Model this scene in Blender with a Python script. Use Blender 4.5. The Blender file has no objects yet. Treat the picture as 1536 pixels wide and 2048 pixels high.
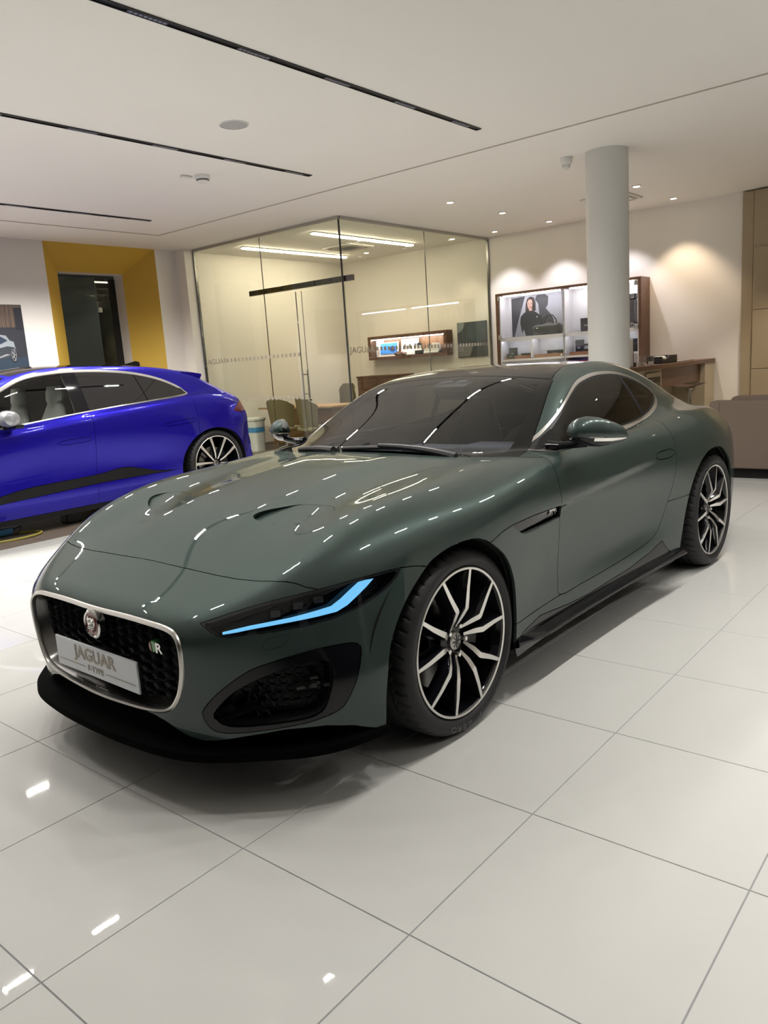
import bpy, bmesh, math, random
import numpy as np
from mathutils import Vector, Matrix
random.seed(7); np.random.seed(7)
R = math.radians; PI = math.pi
SC = bpy.context.scene; COL = SC.collection

# ---------------------------------------------------------------- camera
CAM_F = 1553.55                                   # focal length in pixels of the 1536 x 2048 frame
def cam_axes(yaw, pitch, roll):
    cy, sy = math.cos(yaw), math.sin(yaw)
    f = Vector((sy*math.cos(pitch), cy*math.cos(pitch), -math.sin(pitch)))
    r = Vector((cy, -sy, 0)); u = r.cross(f)
    c, s = math.cos(roll), math.sin(roll)
    return c*r+s*u, -s*r+c*u, f
cd = bpy.data.cameras.new('camera'); cam = bpy.data.objects.new('camera', cd); COL.objects.link(cam)
_r, _u, _f = cam_axes(-0.699043, 0.187693, -0.06721)
M = Matrix((_r, _u, -_f)).transposed().to_4x4(); M.translation = (1.0567, -1.2446, 1.3387)
cam.matrix_world = M
cd.sensor_fit = 'VERTICAL'; cd.sensor_height = 36; cd.lens = CAM_F/2048*36; cd.clip_start = .05
SC.camera = cam

# ---------------------------------------------------------------- view + world
SC.view_settings.view_transform = 'Standard'; SC.view_settings.look = 'None'
SC.view_settings.exposure = 0.12; SC.view_settings.gamma = 1; SC.view_settings.use_curve_mapping = False
SC.cycles.use_denoising = True
SC.cycles.use_adaptive_sampling = True; SC.cycles.adaptive_threshold = .08
SC.cycles.max_bounces = 7; SC.cycles.diffuse_bounces = 3; SC.cycles.glossy_bounces = 4
SC.cycles.transmission_bounces = 6; SC.cycles.transparent_max_bounces = 12
SC.cycles.sample_clamp_indirect = 6; SC.cycles.caustics_reflective = False; SC.cycles.caustics_refractive = False
W = bpy.data.worlds.new('night'); SC.world = W; W.use_nodes = True
W.node_tree.nodes['Background'].inputs[0].default_value = (.02, .025, .04, 1)
W.node_tree.nodes['Background'].inputs[1].default_value = .3

HC = 3.3                                          # ceiling height
TRACK_W = 5.5                                    # watts of one spot dot of the track lights
DOWN_W = 75.0                                     # watts of one recessed downlight
OFFICE_E = 42.0                                   # emission of the office strip lights
SHELF_E = 55.0                                     # emission of the shelf strip lights

# ---------------------------------------------------------------- helpers
def obj(name, me, mat=None, parent=None, label=None, cat=None, group=None, kind=None, loc=None, rot=None):
    if isinstance(me, bmesh.types.BMesh):
        bm = me; me = bpy.data.meshes.new(name); bm.normal_update(); bm.to_mesh(me); bm.free()
        me.polygons.foreach_set('use_smooth', [True]*len(me.polygons))
        me.set_sharp_from_angle(angle=R(38))
    if mat is not None and len(me.materials) == 0:
        for m in (mat if isinstance(mat, (list, tuple)) else [mat]): me.materials.append(m)
    o = bpy.data.objects.new(name, me); COL.objects.link(o)
    if parent: o.parent = parent
    if loc is not None: o.location = loc
    if rot is not None: o.rotation_euler = rot
    return tag(o, label, cat, group, kind)
def tag(o, label=None, cat=None, group=None, kind=None):
    if label: o['label'] = label
    if cat: o['category'] = cat
    if group: o['group'] = group
    if kind: o['kind'] = kind
    return o
def thing(name, label, cat, loc=(0, 0, 0), rz=0, group=None):
    o = bpy.data.objects.new(name, None); COL.objects.link(o); o.location = loc; o.rotation_euler = (0, 0, rz)
    o.empty_display_size = .1
    return tag(o, label, cat, group)
def dup(root, loc, rz=None, label=None, group=None):
    r = root.copy(); COL.objects.link(r); r.location = loc
    if rz is not None: r.rotation_euler = (0, 0, rz)
    tag(r, label, None, group)
    for ch in list(root.children):
        c = ch.copy(); COL.objects.link(c); c.parent = r
        for g in list(ch.children):
            d = g.copy(); COL.objects.link(d); d.parent = c
    return r
def NB(): return bmesh.new()
def box(bm, c, s, bev=0, seg=1, rot=None, mi=0):
    r = bmesh.ops.create_cube(bm, size=1); vs = r['verts']
    for v in vs: v.co = Vector((v.co.x*s[0], v.co.y*s[1], v.co.z*s[2]))
    if bev:
        es = list({e for v in vs for e in v.link_edges})
        rr = bmesh.ops.bevel(bm, geom=es, offset=bev, segments=seg, affect='EDGES', profile=.5)
        vs = list({v for f in rr['faces'] for v in f.verts} | {v for v in vs if v.is_valid})
        vs = [v for v in vs if v.is_valid]
        fs = {f for v in vs for f in v.link_faces}; vs = list({v for f in fs for v in f.verts})
    for f in {f for v in vs for f in v.link_faces}: f.material_index = mi
    m = Matrix.Translation(c) @ (rot.to_4x4() if rot is not None else Matrix.Identity(4))
    bmesh.ops.transform(bm, matrix=m, verts=vs)
    return bm
def boxm(name, c, s, mat, parent=None, bev=0, seg=1, rot=None, **k):
    return obj(name, box(NB(), c, s, bev, seg, rot), mat, parent, **k)
def frame_of(d):
    d = Vector(d).normalized(); a = Vector((0, 0, 1)) if abs(d.z) < .9 else Vector((1, 0, 0))
    x = a.cross(d).normalized(); return x, d.cross(x)
def tube(bm, pts, r, n=10, caps=True, closed=False, mi=0):
    pts = [Vector(p) for p in pts]; L = len(pts); rings = []
    rr = r if isinstance(r, (list, tuple)) else [r]*L
    px = None
    for i, p in enumerate(pts):
        a, b = (pts[(i-1) % L], pts[(i+1) % L]) if closed else (pts[max(i-1, 0)], pts[min(i+1, L-1)])
        d = (b-a).normalized()
        if px is None: px, _ = frame_of(d)
        x = (px-d*px.dot(d)).normalized(); px = x; y = d.cross(x)
        rings.append([bm.verts.new(p+(x*math.cos(t)+y*math.sin(t))*rr[i]) for t in [2*PI*k/n for k in range(n)]])
    for i in range(L if closed else L-1):
        A, B = rings[i], rings[(i+1) % L]
        for k in range(n): bm.faces.new((A[k], A[(k+1) % n], B[(k+1) % n], B[k])).material_index = mi
    if caps and not closed:
        bm.faces.new(rings[0][::-1]).material_index = mi; bm.faces.new(rings[-1]).material_index = mi
    return bm
def cyl(bm, c, r, h, n=24, axis='Z', r2=None, mi=0):
    """cylinder / cone from centre of base c, height h along axis"""
    r2 = r if r2 is None else r2
    ax = {'X': Vector((1, 0, 0)), 'Y': Vector((0, 1, 0)), 'Z': Vector((0, 0, 1))}[axis]
    return tube(bm, [Vector(c), Vector(c)+ax*h], [r, r2], n, mi=mi)
def lathe(bm, prof, n=48, axis='X', c=(0, 0, 0), mi=0, closed=False):
    """prof: list of (radius, position along axis)"""
    c = Vector(c); rings = []
    for r, a in prof:
        ring = []
        for k in range(n):
            t = 2*PI*k/n; u, v = r*math.cos(t), r*math.sin(t)
            ring.append(bm.verts.new(c+(Vector((a, u, v)) if axis == 'X' else Vector((u, a, v)) if axis == 'Y' else Vector((u, v, a)))))
        rings.append(ring)
    L = len(prof)
    for i in range(L if closed else L-1):
        A, B = rings[i], rings[(i+1) % L]
        for k in range(n): bm.faces.new((A[k], A[(k+1) % n], B[(k+1) % n], B[k])).material_index = mi
    if not closed:
        for ring, (r, a) in ((rings[0], prof[0]), (rings[-1], prof[-1])):
            if r < 1e-4: bmesh.ops.remove_doubles(bm, verts=ring, dist=1e-5)
    bmesh.ops.recalc_face_normals(bm, faces=bm.faces[:])
    return bm
def prism(bm, poly, depth, mapf, mi=0):
    """polygon (u,v) extruded 0..depth ; mapf(u,v,w)->xyz"""
    A = [bm.verts.new(mapf(u, v, 0)) for u, v in poly]; B = [bm.verts.new(mapf(u, v, depth)) for u, v in poly]
    n = len(poly); fs = [bm.faces.new(A), bm.faces.new(B[::-1])]
    for k in range(n): fs.append(bm.faces.new((A[k], B[k], B[(k+1) % n], A[(k+1) % n])))
    for f in fs: f.material_index = mi
    bmesh.ops.recalc_face_normals(bm, faces=fs)
    return bm
def grid(bm, rows, closed_u=False, mi=0):
    V = [[bm.verts.new(p) for p in r] for r in rows]
    for i in range(len(V)-1):
        m = len(V[i])
        for k in range(m if closed_u else m-1):
            f = (V[i][k], V[i][(k+1) % m], V[i+1][(k+1) % m], V[i+1][k])
            try: bm.faces.new(f).material_index = mi
            except ValueError: pass
    return V
def text(name, body, size, mat, parent=None, ext=.001, M=None, bold=0, sx=1.0, **k):
    cu = bpy.data.curves.new('t', 'FONT'); cu.body = body; cu.size = size; cu.extrude = ext; cu.offset = bold
    cu.align_x = 'CENTER'; cu.align_y = 'CENTER'; cu.resolution_u = 3
    t = bpy.data.objects.new('t', cu); COL.objects.link(t)
    me = bpy.data.meshes.new_from_object(t.evaluated_get(bpy.context.evaluated_depsgraph_get()))
    bpy.data.objects.remove(t); bpy.data.curves.remove(cu)
    me.materials.clear(); me.transform(Matrix.Diagonal((sx, 1, 1, 1)))
    if M is not None: me.transform(M)
    return obj(name, me, mat, parent, **k)
def basis(x, y, o):
    """matrix whose X axis is x, Y axis is y, at origin o"""
    x = Vector(x).normalized(); y = Vector(y); y = (y-x*x.dot(y)).normalized(); z = x.cross(y)
    m = Matrix((x, y, z)).transposed().to_4x4(); m.translation = o; return m

# ---------------------------------------------------------------- materials
def mat(name, col, rough=.5, metal=0, spec=.5, coat=0, coatr=.03, emit=0, ecol=None, noise=None, bump=None, alpha=1):
    m = bpy.data.materials.new(name); m.use_nodes = True; nt = m.node_tree; b = nt.nodes['Principled BSDF']
    c = (*col, 1)
    b.inputs['Base Color'].default_value = c; b.inputs['Roughness'].default_value = rough
    b.inputs['Metallic'].default_value = metal; b.inputs['Specular IOR Level'].default_value = spec
    b.inputs['Coat Weight'].default_value = coat; b.inputs['Coat Roughness'].default_value = coatr
    if emit:
        b.inputs['Emission Strength'].default_value = emit; b.inputs['Emission Color'].default_value = (*(ecol or col), 1)
    if noise:                                     # (scale, amount, stretch xyz)
        sc, am, st = noise
        tc = nt.nodes.new('ShaderNodeTexCoord'); mp = nt.nodes.new('ShaderNodeMapping'); mp.inputs['Scale'].default_value = st
        nz = nt.nodes.new('ShaderNodeTexNoise'); nz.inputs['Scale'].default_value = sc; nz.inputs['Detail'].default_value = 6
        rp = nt.nodes.new('ShaderNodeMapRange'); rp.inputs['To Min'].default_value = 1-am; rp.inputs['To Max'].default_value = 1+am
        mx = nt.nodes.new('ShaderNodeMix'); mx.data_type = 'RGBA'; mx.blend_type = 'MULTIPLY'; mx.inputs[0].default_value = 1
        mx.inputs[6].default_value = c
        L = nt.links.new
        L(tc.outputs['Object'], mp.inputs[0]); L(mp.outputs[0], nz.inputs['Vector']); L(nz.outputs['Fac'], rp.inputs['Value'])
        L(rp.outputs[0], mx.inputs[7]); L(mx.outputs[2], b.inputs['Base Color'])
        if bump:
            bp = nt.nodes.new('ShaderNodeBump'); bp.inputs['Strength'].default_value = bump; bp.inputs['Distance'].default_value = .002
            L(nz.outputs['Fac'], bp.inputs['Height']); L(bp.outputs[0], b.inputs['Normal'])
    return m
def glass(name, tint, refl_rough=.0, ior=1.5, refl=1.0):
    """thin pane: tinted see-through mixed with a mirror by fresnel"""
    m = bpy.data.materials.new(name); m.use_nodes = True; nt = m.node_tree; nt.nodes.clear(); L = nt.links.new
    o = nt.nodes.new('ShaderNodeOutputMaterial'); mx = nt.nodes.new('ShaderNodeMixShader')
    t = nt.nodes.new('ShaderNodeBsdfTransparent'); t.inputs[0].default_value = (*tint, 1)
    g = nt.nodes.new('ShaderNodeBsdfGlossy'); g.inputs['Roughness'].default_value = refl_rough; g.inputs[0].default_value = (refl, refl, refl, 1)
    fr = nt.nodes.new('ShaderNodeFresnel'); fr.inputs[0].default_value = ior
    ge = nt.nodes.new('ShaderNodeNewGeometry'); mu = nt.nodes.new('ShaderNodeMath'); mu.operation = 'MULTIPLY'
    iv = nt.nodes.new('ShaderNodeMath'); iv.operation = 'SUBTRACT'; iv.inputs[0].default_value = 1
    L(ge.outputs['Backfacing'], iv.inputs[1]); L(fr.outputs[0], mu.inputs[0]); L(iv.outputs[0], mu.inputs[1])
    L(mu.outputs[0], mx.inputs[0]); L(t.outputs[0], mx.inputs[1]); L(g.outputs[0], mx.inputs[2]); L(mx.outputs[0], o.inputs[0])
    return m
def wood(name, col, dark, scale=14, rough=.4, stretch=(1, 1, 1)):
    m = bpy.data.materials.new(name); m.use_nodes = True; nt = m.node_tree; b = nt.nodes['Principled BSDF']; L = nt.links.new
    tc = nt.nodes.new('ShaderNodeTexCoord'); mp = nt.nodes.new('ShaderNodeMapping'); mp.inputs['Scale'].default_value = stretch
    nz = nt.nodes.new('ShaderNodeTexNoise'); nz.inputs['Scale'].default_value = scale; nz.inputs['Detail'].default_value = 8; nz.inputs['Distortion'].default_value = .6
    cr = nt.nodes.new('ShaderNodeValToRGB'); cr.color_ramp.elements[0].position = .3; cr.color_ramp.elements[1].position = .7
    cr.color_ramp.elements[0].color = (*dark, 1); cr.color_ramp.elements[1].color = (*col, 1)
    L(tc.outputs['Object'], mp.inputs[0]); L(mp.outputs[0], nz.inputs['Vector']); L(nz.outputs['Fac'], cr.inputs[0]); L(cr.outputs[0], b.inputs['Base Color'])
    b.inputs['Roughness'].default_value = rough
    return m
def paint(name, col, tint, rough, coat=.6, metal=.4):
    """metallic base under a clear coat; tint = reflectance at grazing angles"""
    m = mat(name, col, rough=rough, metal=metal, spec=.05, coat=coat, coatr=.012)
    m.node_tree.nodes['Principled BSDF'].inputs['Specular Tint'].default_value = (*tint, 1); return m
MT = dict(
 wall=mat('warm_white_paint', (.84, .80, .75), .6, noise=(3, .02, (1, 1, 1))),
 ceil=mat('ceiling_paint', (.88, .855, .82), .7, noise=(2, .015, (1, 1, 1))),
 tile=mat('polished_porcelain', (.615, .61, .585), .025, spec=.19, noise=(5, .03, (1, 1, 1))),
 grout=mat('grey_grout', (.30, .30, .32), .8),
 brown=mat('brown_stone_tile', (.17, .135, .105), .45, noise=(6, .25, (1, 3, 1))),
 joint=mat('ceiling_joint', (.42, .38, .33), .8),
 black=mat('black_metal', (.008, .008, .009), .45, spec=.25),
 recess=mat('matt_black', (.003, .003, .003), .8, spec=.02),
 blackgl=mat('gloss_black', (.006, .006, .008), .06, spec=.4),
 rubber=mat('rubber', (.010, .010, .011), .6, noise=(60, .2, (1, 1, 1))),
 plast=mat('dark_plastic', (.02, .02, .022), .4),
 void=mat('dark_void', (.004, .004, .004), .9),
 chrome=mat('chrome', (.75, .74, .72), .08, metal=1),
 satin=mat('satin_metal', (.62, .60, .57), .28, metal=1),
 dchrome=mat('dark_chrome', (.20, .195, .19), .22, metal=1),
 silver=mat('diamond_turned_alloy', (.74, .72, .69), .24, metal=.85),
 steel=mat('brushed_steel', (.45, .44, .42), .35, metal=1, noise=(30, .08, (1, 1, 12))),
 white=mat('white_plastic', (.78, .77, .75), .4),
 whitelac=mat('white_lacquer', (.80, .79, .80), .35),
 green=paint('british_green_metallic', (.046, .066, .061), (.30, .34, .32), .40, .80),
 blue=paint('ultra_blue_metallic', (.016, .010, .36), (.09, .08, .5), .30, .6, .6),
 silverp=paint('silver_metallic', (.36, .37, .39), (.6, .6, .6), .25),
 yellow=mat('ochre_paint', (.62, .405, .06), .6, noise=(4, .03, (1, 1, 1))),
 beige=mat('beige_laminate', (.53, .45, .32), .5, noise=(3, .03, (1, 1, 1))),
 beige2=mat('beige_cabinet', (.38, .305, .205), .5, noise=(3, .03, (1, 1, 1))),
 walnut=wood('walnut', (.155, .072, .036), (.075, .034, .018), 6, .35, (1, 8, 8)),
 walnutv=wood('walnut_vertical', (.36, .19, .10), (.20, .10, .055), 5, .4, (7, 7, .6)),
 oak=wood('desk_oak', (.46, .29, .16), (.35, .21, .11), 5, .4, (1, 8, 8)),
 sofa=mat('taupe_fabric', (.175, .130, .100), .85, noise=(90, .15, (1, 1, 1)), bump=.3),
 mesh=mat('olive_fabric', (.22, .19, .125), .8, noise=(70, .2, (1, 1, 1)), bump=.3),
 leather=mat('black_leather', (.018, .018, .020), .42, noise=(50, .2, (1, 1, 1)), bump=.3),
 greyleather=mat('grey_leather', (.36, .37, .35), .5),
 cabin=mat('cabin_trim', (.24, .25, .28), .6),  # lightened to stand in for the haze reflected in the windscreen
 red=mat('badge_red', (.25, .012, .015), .25, coat=1),
 badgegreen=mat('badge_green', (.03, .28, .05), .3, coat=1),
 plate=mat('plate_white', (.70, .72, .76), .35),
 ptext=mat('plate_bronze', (.33, .28, .22), .4),
 dtext=mat('raised_rubber', (.075, .075, .077), .5),
 glass=glass('clear_glass', (.93, .95, .90)),
 clearer=glass('shelf_glass', (.985, .985, .985)),
 carglass=glass('windscreen_glass', (.46, .475, .50), ior=1.5),
 sideglass=glass('tinted_side_glass', (.16, .165, .15), ior=1.55),
 privglass=mat('privacy_glass', (.004, .004, .006), .02, coat=1),
 bglass=glass('blue_car_glass', (.72, .75, .72), ior=1.5),
 lens=glass('lamp_lens', (.86, .9, .95), ior=1.5),
 drl=mat('daytime_light', (.05, .12, .18), .3, emit=.85, ecol=(.22, .64, 1.0)),
 tail=mat('tail_lamp_red', (.028, .0008, .001), .25, spec=.15, emit=.05, ecol=(1, .02, .02)),
 office=mat('office_strip', (1, 1, 1), emit=OFFICE_E, ecol=(1, .87, .66)),
 shelfled=mat('shelf_strip', (1, 1, 1), emit=SHELF_E, ecol=(.93, .93, 1)),
 spotlens=mat('downlight_lens', (1, 1, 1), emit=9, ecol=(1, .88, .70)),
 dotlens=mat('spot_dot', (.12, .14, .2), .15, metal=.6, emit=.30, ecol=(.55, .66, 1)),
 frost=mat('frosted_marking', (.33, .30, .24), .8),
 cardboard=mat('tan_tray', (.33, .17, .10), .6),
 yellowcable=mat('yellow_cable', (.36, .31, .05), .5),
 bluep=mat('blue_plastic', (.08, .30, .62), .4),
 paper=mat('paper', (.75, .74, .70), .7),
 nightglass=mat('night_glazing', (.012, .014, .02), .04),
 skin=mat('printed_skin', (.45, .29, .22), .7), hair=mat('printed_hair', (.035, .025, .022), .7),
)
# ================================================================ THE ROOM
def wallbox(name, x0, x1, y0, y1, z0, z1, m='wall', parent=None, kind='structure'):
    return boxm(name, ((x0+x1)/2, (y0+y1)/2, (z0+z1)/2), (x1-x0, y1-y0, z1-z0), MT[m], parent, kind=kind)
XL, YB, XR, YF = -9.5, 10.5, 6.0, -7.0
# floor: grout slab + single tiles
floor = wallbox('floor', XL-.6, XR, YF, YB+.2, -.2, -.003, 'tile')
T = .6028
def tile_mesh(w, d, m):
    me = bpy.data.meshes.new('floor_tile'); bm = box(NB(), (w/2, d/2, -.006), (w, d, .012), .0012)
    bm.to_mesh(me); bm.free(); me.materials.append(m); return me
XE = -5.615                                        # edge of the white floor
grout = wallbox('grout_bed', XE, 1.3*T, -3*T, 18*T, -.02, -.0022, 'grout', floor, None)
tw = tile_mesh(T-.003, T-.003, MT['tile']); te = tile_mesh(-9*T-XE-.003, T-.003, MT['tile'])
for i in range(-10, 2):
    for j in range(-3, 17):
        if i == -10 and j > 13: continue
        o = obj('floor_tile', te if i == -10 else tw, None, floor)
        o.location = ((XE if i == -10 else i*T)+.0015, j*T+.0015, 0)
tb = tile_mesh(.6-.004, .6-.004, MT['brown'])
bbed = wallbox('brown_bed', XL, XE, -.6, 10.5, -.02, -.0015, 'brown', floor, None)
for i in range(6):
    for j in range(8):
        o = obj('floor_tile', tb, None, floor); o.location = (XE-.6*(i+1)+.002, .2+.6*j, .0005)
wallbox('ceiling', XL-.6, XR, YF, YB+.2, HC, HC+.2, 'ceil')
# joint of the ceiling recess, its shadow painted as thin dark strips
wallbox('joint_shade_1', XL+1.05, 3.0, 5.60, 5.625, HC-.004, HC+.01, 'joint')
wallbox('joint_shade_2', XL+1.03, XL+1.055, -2.0, 5.625, HC-.004, HC+.01, 'joint')
# walls
wallbox('wall_left', XL-.3, XL, YF, 4.46, 0, HC)
wallbox('wall_left_corner', XL-.3, XL, 6.25, 6.62, 0, HC)
wallbox('wall_left_pier', XL-.3, -9.26, 6.62, 6.86, 0, HC)
wallbox('wall_left_office', XL-.3, XL, 6.86, YB, 0, HC)
wallbox('wall_back', XL-.3, -2.12, YB, YB+.2, 0, HC)
wallbox('wall_back_right', -2.12, XR, YB-.0, YB+.2, 0, HC, 'beige2')
wallbox('wall_right', XR, XR+.2, YF, YB, 0, HC)
wallbox('wall_front', XL-.3, XR, YF-.2, YF, 0, HC)
for k in range(5):                                 # dark shop windows behind the photographer
    wallbox('window_%d' % (k+1), -8.8+2.9*k, -6.1+2.9*k, YF, YF+.03, .05, 2.9, 'nightglass')
for k in range(3):
    wallbox('window_%d' % (k+6), XR-.03, XR, -6.0+3.0*k, -3.3+3.0*k, .05, 2.9, 'nightglass')
wallbox('baseboard_back', -6.15, -2.5, YB-.012, YB, 0, .08, 'beige')
wallbox('baseboard_office', XL, -6.2, YB-.012, YB, 0, .10, 'brown')
wallbox('baseboard_left', XL, XL+.012, 6.87, YB, 0, .10, 'brown')

MT['corr'] = mat('corridor_grey', (.24, .26, .25), .3)
# ---- ochre portal with the glass door
XI = XL-.45; yo0, yo1, yi0, yi1, zi = 4.46, 6.25, 4.87, 5.93, 2.97
bm = NB()
def q(*ps): bm.faces.new([bm.verts.new(p) for p in ps])
q((XL, yo0, 0), (XI, yi0, 0), (XI, yi0, zi), (XL, yo0, HC)); q((XL, yo1, 0), (XL, yo1, HC), (XI, yi1, zi), (XI, yi1, 0))
q((XL, yo0, HC), (XI, yi0, zi), (XI, yi1, zi), (XL, yo1, HC))
obj('door_1', bm, MT['yellow'], kind='structure')
bm = NB()
for c, s in (((XI-.12, yi0-.025, zi/2), (.24, .05, zi)), ((XI-.12, yi1+.025, zi/2), (.24, .05, zi)), ((XI-.12, (yi0+yi1)/2, zi+.03), (.24, yi1-yi0+.1, .06))):
    box(bm, c, s)
obj('door_2', bm, MT['wall'], kind='structure')
wallbox('wall_corridor_back', XI-4.1, XI-4.0, 3.5, 7.5, 0, HC, 'corr'); wallbox('wall_corridor_left', XI-4.0, XI-.24, 3.9, 4.0, 0, HC, 'corr')
wallbox('wall_corridor_right', XI-4.0, XI-.24, 6.5, 6.6, 0, HC, 'corr'); wallbox('ceiling_corridor', XI-4.0, XI-.24, 4.0, 6.5, 3.05, 3.1, 'corr')
wallbox('floor_corridor', XI-4.0, XI-.24, 4.0, 6.5, -.1, -.01, 'plast')
wallbox('wall_corridor_front_1', XI-.3, XI-.24, 3.9, yi0-.05, 0, HC, 'plast'); wallbox('wall_corridor_front_2', XI-.3, XI-.24, yi1+.05, 6.6, 0, HC, 'plast')
wallbox('wall_corridor_front_3', XI-.3, XI-.24, yi0-.05, yi1+.05, zi+.06, HC, 'plast')
gd = thing('glass_door', 'frameless glass door in the ochre yellow portal, dark corridor behind', 'door', (XI-.2, yi0, 0))
boxm('pane', (0, .36, zi/2-.02), (.012, .70, zi-.06), MT['glass'], gd)
boxm('pane', (-.02, .88, zi/2-.02), (.012, .34, zi-.06), MT['sideglass'], gd)
boxm('hinge', (0, .73, 2.45), (.04, .05, .07), MT['steel'], gd); boxm('hinge', (0, .73, .25), (.04, .05, .07), MT['steel'], gd)
boxm('lock', (0.0, .03, 2.25), (.03, .06, .10), MT['white'], gd)
for k, (x, y0, y1, z) in enumerate([(XI-1.4, 5.15, 5.32, 3.03), (XI-2.2, 4.6, 5.6, 2.78), (XI-3.0, 4.7, 5.6, 2.62)]):
    s = thing('corridor_light', ['short white ceiling light seen through the glass door', 'thin light line behind the glass door, upper one', 'thin light line behind the glass door, lower one'][k], 'lamp', (x, (y0+y1)/2, z))
    boxm('light_strip', (0, 0, 0), (.05, y1-y0, .012), mat('corridor_strip_%d' % k, (1, 1, 1), emit=[40, 16, 16][k], ecol=(1, .97, .9)), s)
    boxm('housing', (0, 0, .02), (.07, y1-y0+.02, .02), MT['steel'], s)
    for e in (-1, 1): boxm('suspension', (0, e*(y1-y0)*.4, (3.05-z)/2+.015), (.006, .006, max(.01, 3.05-z-.03)), MT['steel'], s)

# ---- poster of the silver car on the left wall
po = thing('car_poster', 'poster on the left wall showing a silver car in front of wooden slats', 'poster', (XL+.004, 3.2, 1.6))
boxm('panel', (.01, .25, .42), (.02, 1.14, .84), mat('poster_dark', (.02, .022, .03), .6, noise=(3, .5, (1, 1, 1))), po)
bm = NB()
for k in range(20): box(bm, (.021, -.28+.056*k, .69), (.003, .050, .29))
obj('printed_slats', bm, wood('printed_wood', (.17, .115, .085), (.09, .06, .045), 5, .6, (7, 7, .6)), po)
boxm('printed_post', (.022, .76, .66), (.004, .10, .28), mat('printed_post', (.012, .012, .02), .6), po)
boxm('printed_ground', (.021, .25, .08), (.003, 1.13, .15), mat('printed_ground', (.014, .03, .052), .6), po)
def print_(nm, pts, m, lay): obj(nm, prism(NB(), pts, .0015, lambda u, v, w: (.0235+.0016*lay+w, u, v)), m, po)
print_('printed_car', [(-.3, .45), (.475, .452), (.555, .44), (.598, .375), (.648, .357), (.657, .30), (.668, .25), (.645, .285), (.56, .302), (.46, .28), (-.3, .24)], mat('printed_silver', (.27, .30, .33), .6), 0)
print_('printed_door', [(-.3, .24), (.46, .28), (.56, .302), (.645, .285), (.668, .25), (.655, .20), (.6, .15), (.3, .12), (-.3, .10)], mat('printed_shadow_blue', (.03, .038, .048), .6), 0)
print_('printed_glass', [(-.3, .42), (.46, .44), (.55, .388), (.567, .372), (.46, .325), (-.3, .30)], mat('printed_navy', (.02, .035, .07), .5), 1)
print_('printed_sill', [(.0, .11), (.44, .168), (.53, .20), (.585, .192), (.44, .150), (.0, .09)], mat('printed_grey', (.28, .28, .30), .5), 1)
ell = lambda rx_, rz_: [(.628+rx_*math.cos(a), .185+rz_*math.sin(a)) for a in np.linspace(0, 2*PI, 25)[:-1]]
print_('printed_tyre', ell(.040, .098), MT['plast'], 1)
bm = NB()
for k in range(5):
    a = 2*PI*k/5+.3; tube(bm, [(.0285, .628, .185), (.0285, .628+.030*math.sin(a), .185+.078*math.cos(a))], .005, 5)
tube(bm, [(.0285, .628+.030*math.sin(a), .185+.080*math.cos(a)) for a in np.linspace(0, 2*PI, 25)[:-1]], .003, 5, closed=True)
obj('printed_rim', bm, mat('printed_rim_grey', (.32, .33, .36), .5), po)

# ---- ceiling fixtures
def spot(name, loc, watts, angle, blend, r, col, parent=None, rot=None):
    l = bpy.data.lights.new(name, 'SPOT'); l.energy = watts; l.spot_size = R(angle); l.spot_blend = blend; l.shadow_soft_size = r; l.color = col
    o = bpy.data.objects.new(name, l); COL.objects.link(o); o.location = loc
    if rot: o.rotation_euler = rot
    if parent: o.parent = parent
    return o
dots = NB()
for k in range(8): cyl(dots, (0, -.109+.0312*k, -.006), .0115, .003, 14)
DOTS = bpy.data.meshes.new('spot_dots'); dots.to_mesh(DOTS); dots.free(); DOTS.materials.append(MT['dotlens'])
MOD = bpy.data.meshes.new('lamp_module'); bm = box(NB(), (0, 0, 0), (.034, .26, .012), .002); bm.to_mesh(bm_me := MOD); bm.free(); MOD.materials.append(MT['plast'])
def track(x, y0, y1, mods, label, k=1.0, ang=150):
    l = bpy.data.lights.new('spot_dot', 'SPOT'); l.energy = TRACK_W*k; l.spot_size = R(ang); l.spot_blend = .8; l.shadow_soft_size = .011; l.color = (1, .975, .93)
    t = thing('track_light', label, 'lamp', (x, y0, HC), group='black recessed spot tracks')
    bm = NB()
    for s in (-1, 1): box(bm, (s*.024, (y1-y0)/2, -.003), (.006, y1-y0, .012))
    for s in (0, y1-y0): box(bm, (0, s, -.003), (.054, .006, .012))
    obj('channel_rim', bm, MT['plast'], t)
    boxm('channel', (0, (y1-y0)/2, .004), (.044, y1-y0, .012), MT['black'], t)
    for y in mods:
        m = obj('lamp_module', MOD, None, t, loc=(0, y-y0, -.004))
        obj('lens_row', DOTS, None, m)
        for i in range(8):
            o = bpy.data.objects.new('spot_dot', l); COL.objects.link(o); o.parent = m; o.location = (0, -.109+.0312*i, -.013)
    return t
mods = [y for y in np.arange(1.65-.77*3, 5, .77)]; modr = [y for y in np.arange(.9, 5, .77)]
tl1 = track(-2.829, -2.6, 5.01, mods, 'long black spot track on the ceiling, the nearest one, above the green car')
tl2 = track(-4.84, -2.6, 4.95, [y-.01 for y in mods], 'black spot track on the ceiling, the middle one of three')
tl3 = track(-7.622, -2.6, 4.91, [y+.02 for y in mods], 'black spot track on the ceiling, the farthest one, above the blue car', 5.0)
tag(track(.25, -2.6, 4.95, modr, 'black spot track outside the frame, over the floor right of the green car', 1.3))
tag(track(3.0, -2.6, 4.95, modr, 'unseen black spot track added at the far right to brighten the ceiling by bounce', 3.0, 110))  # added out of view, boosted so the floor bounce lifts the ceiling

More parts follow.
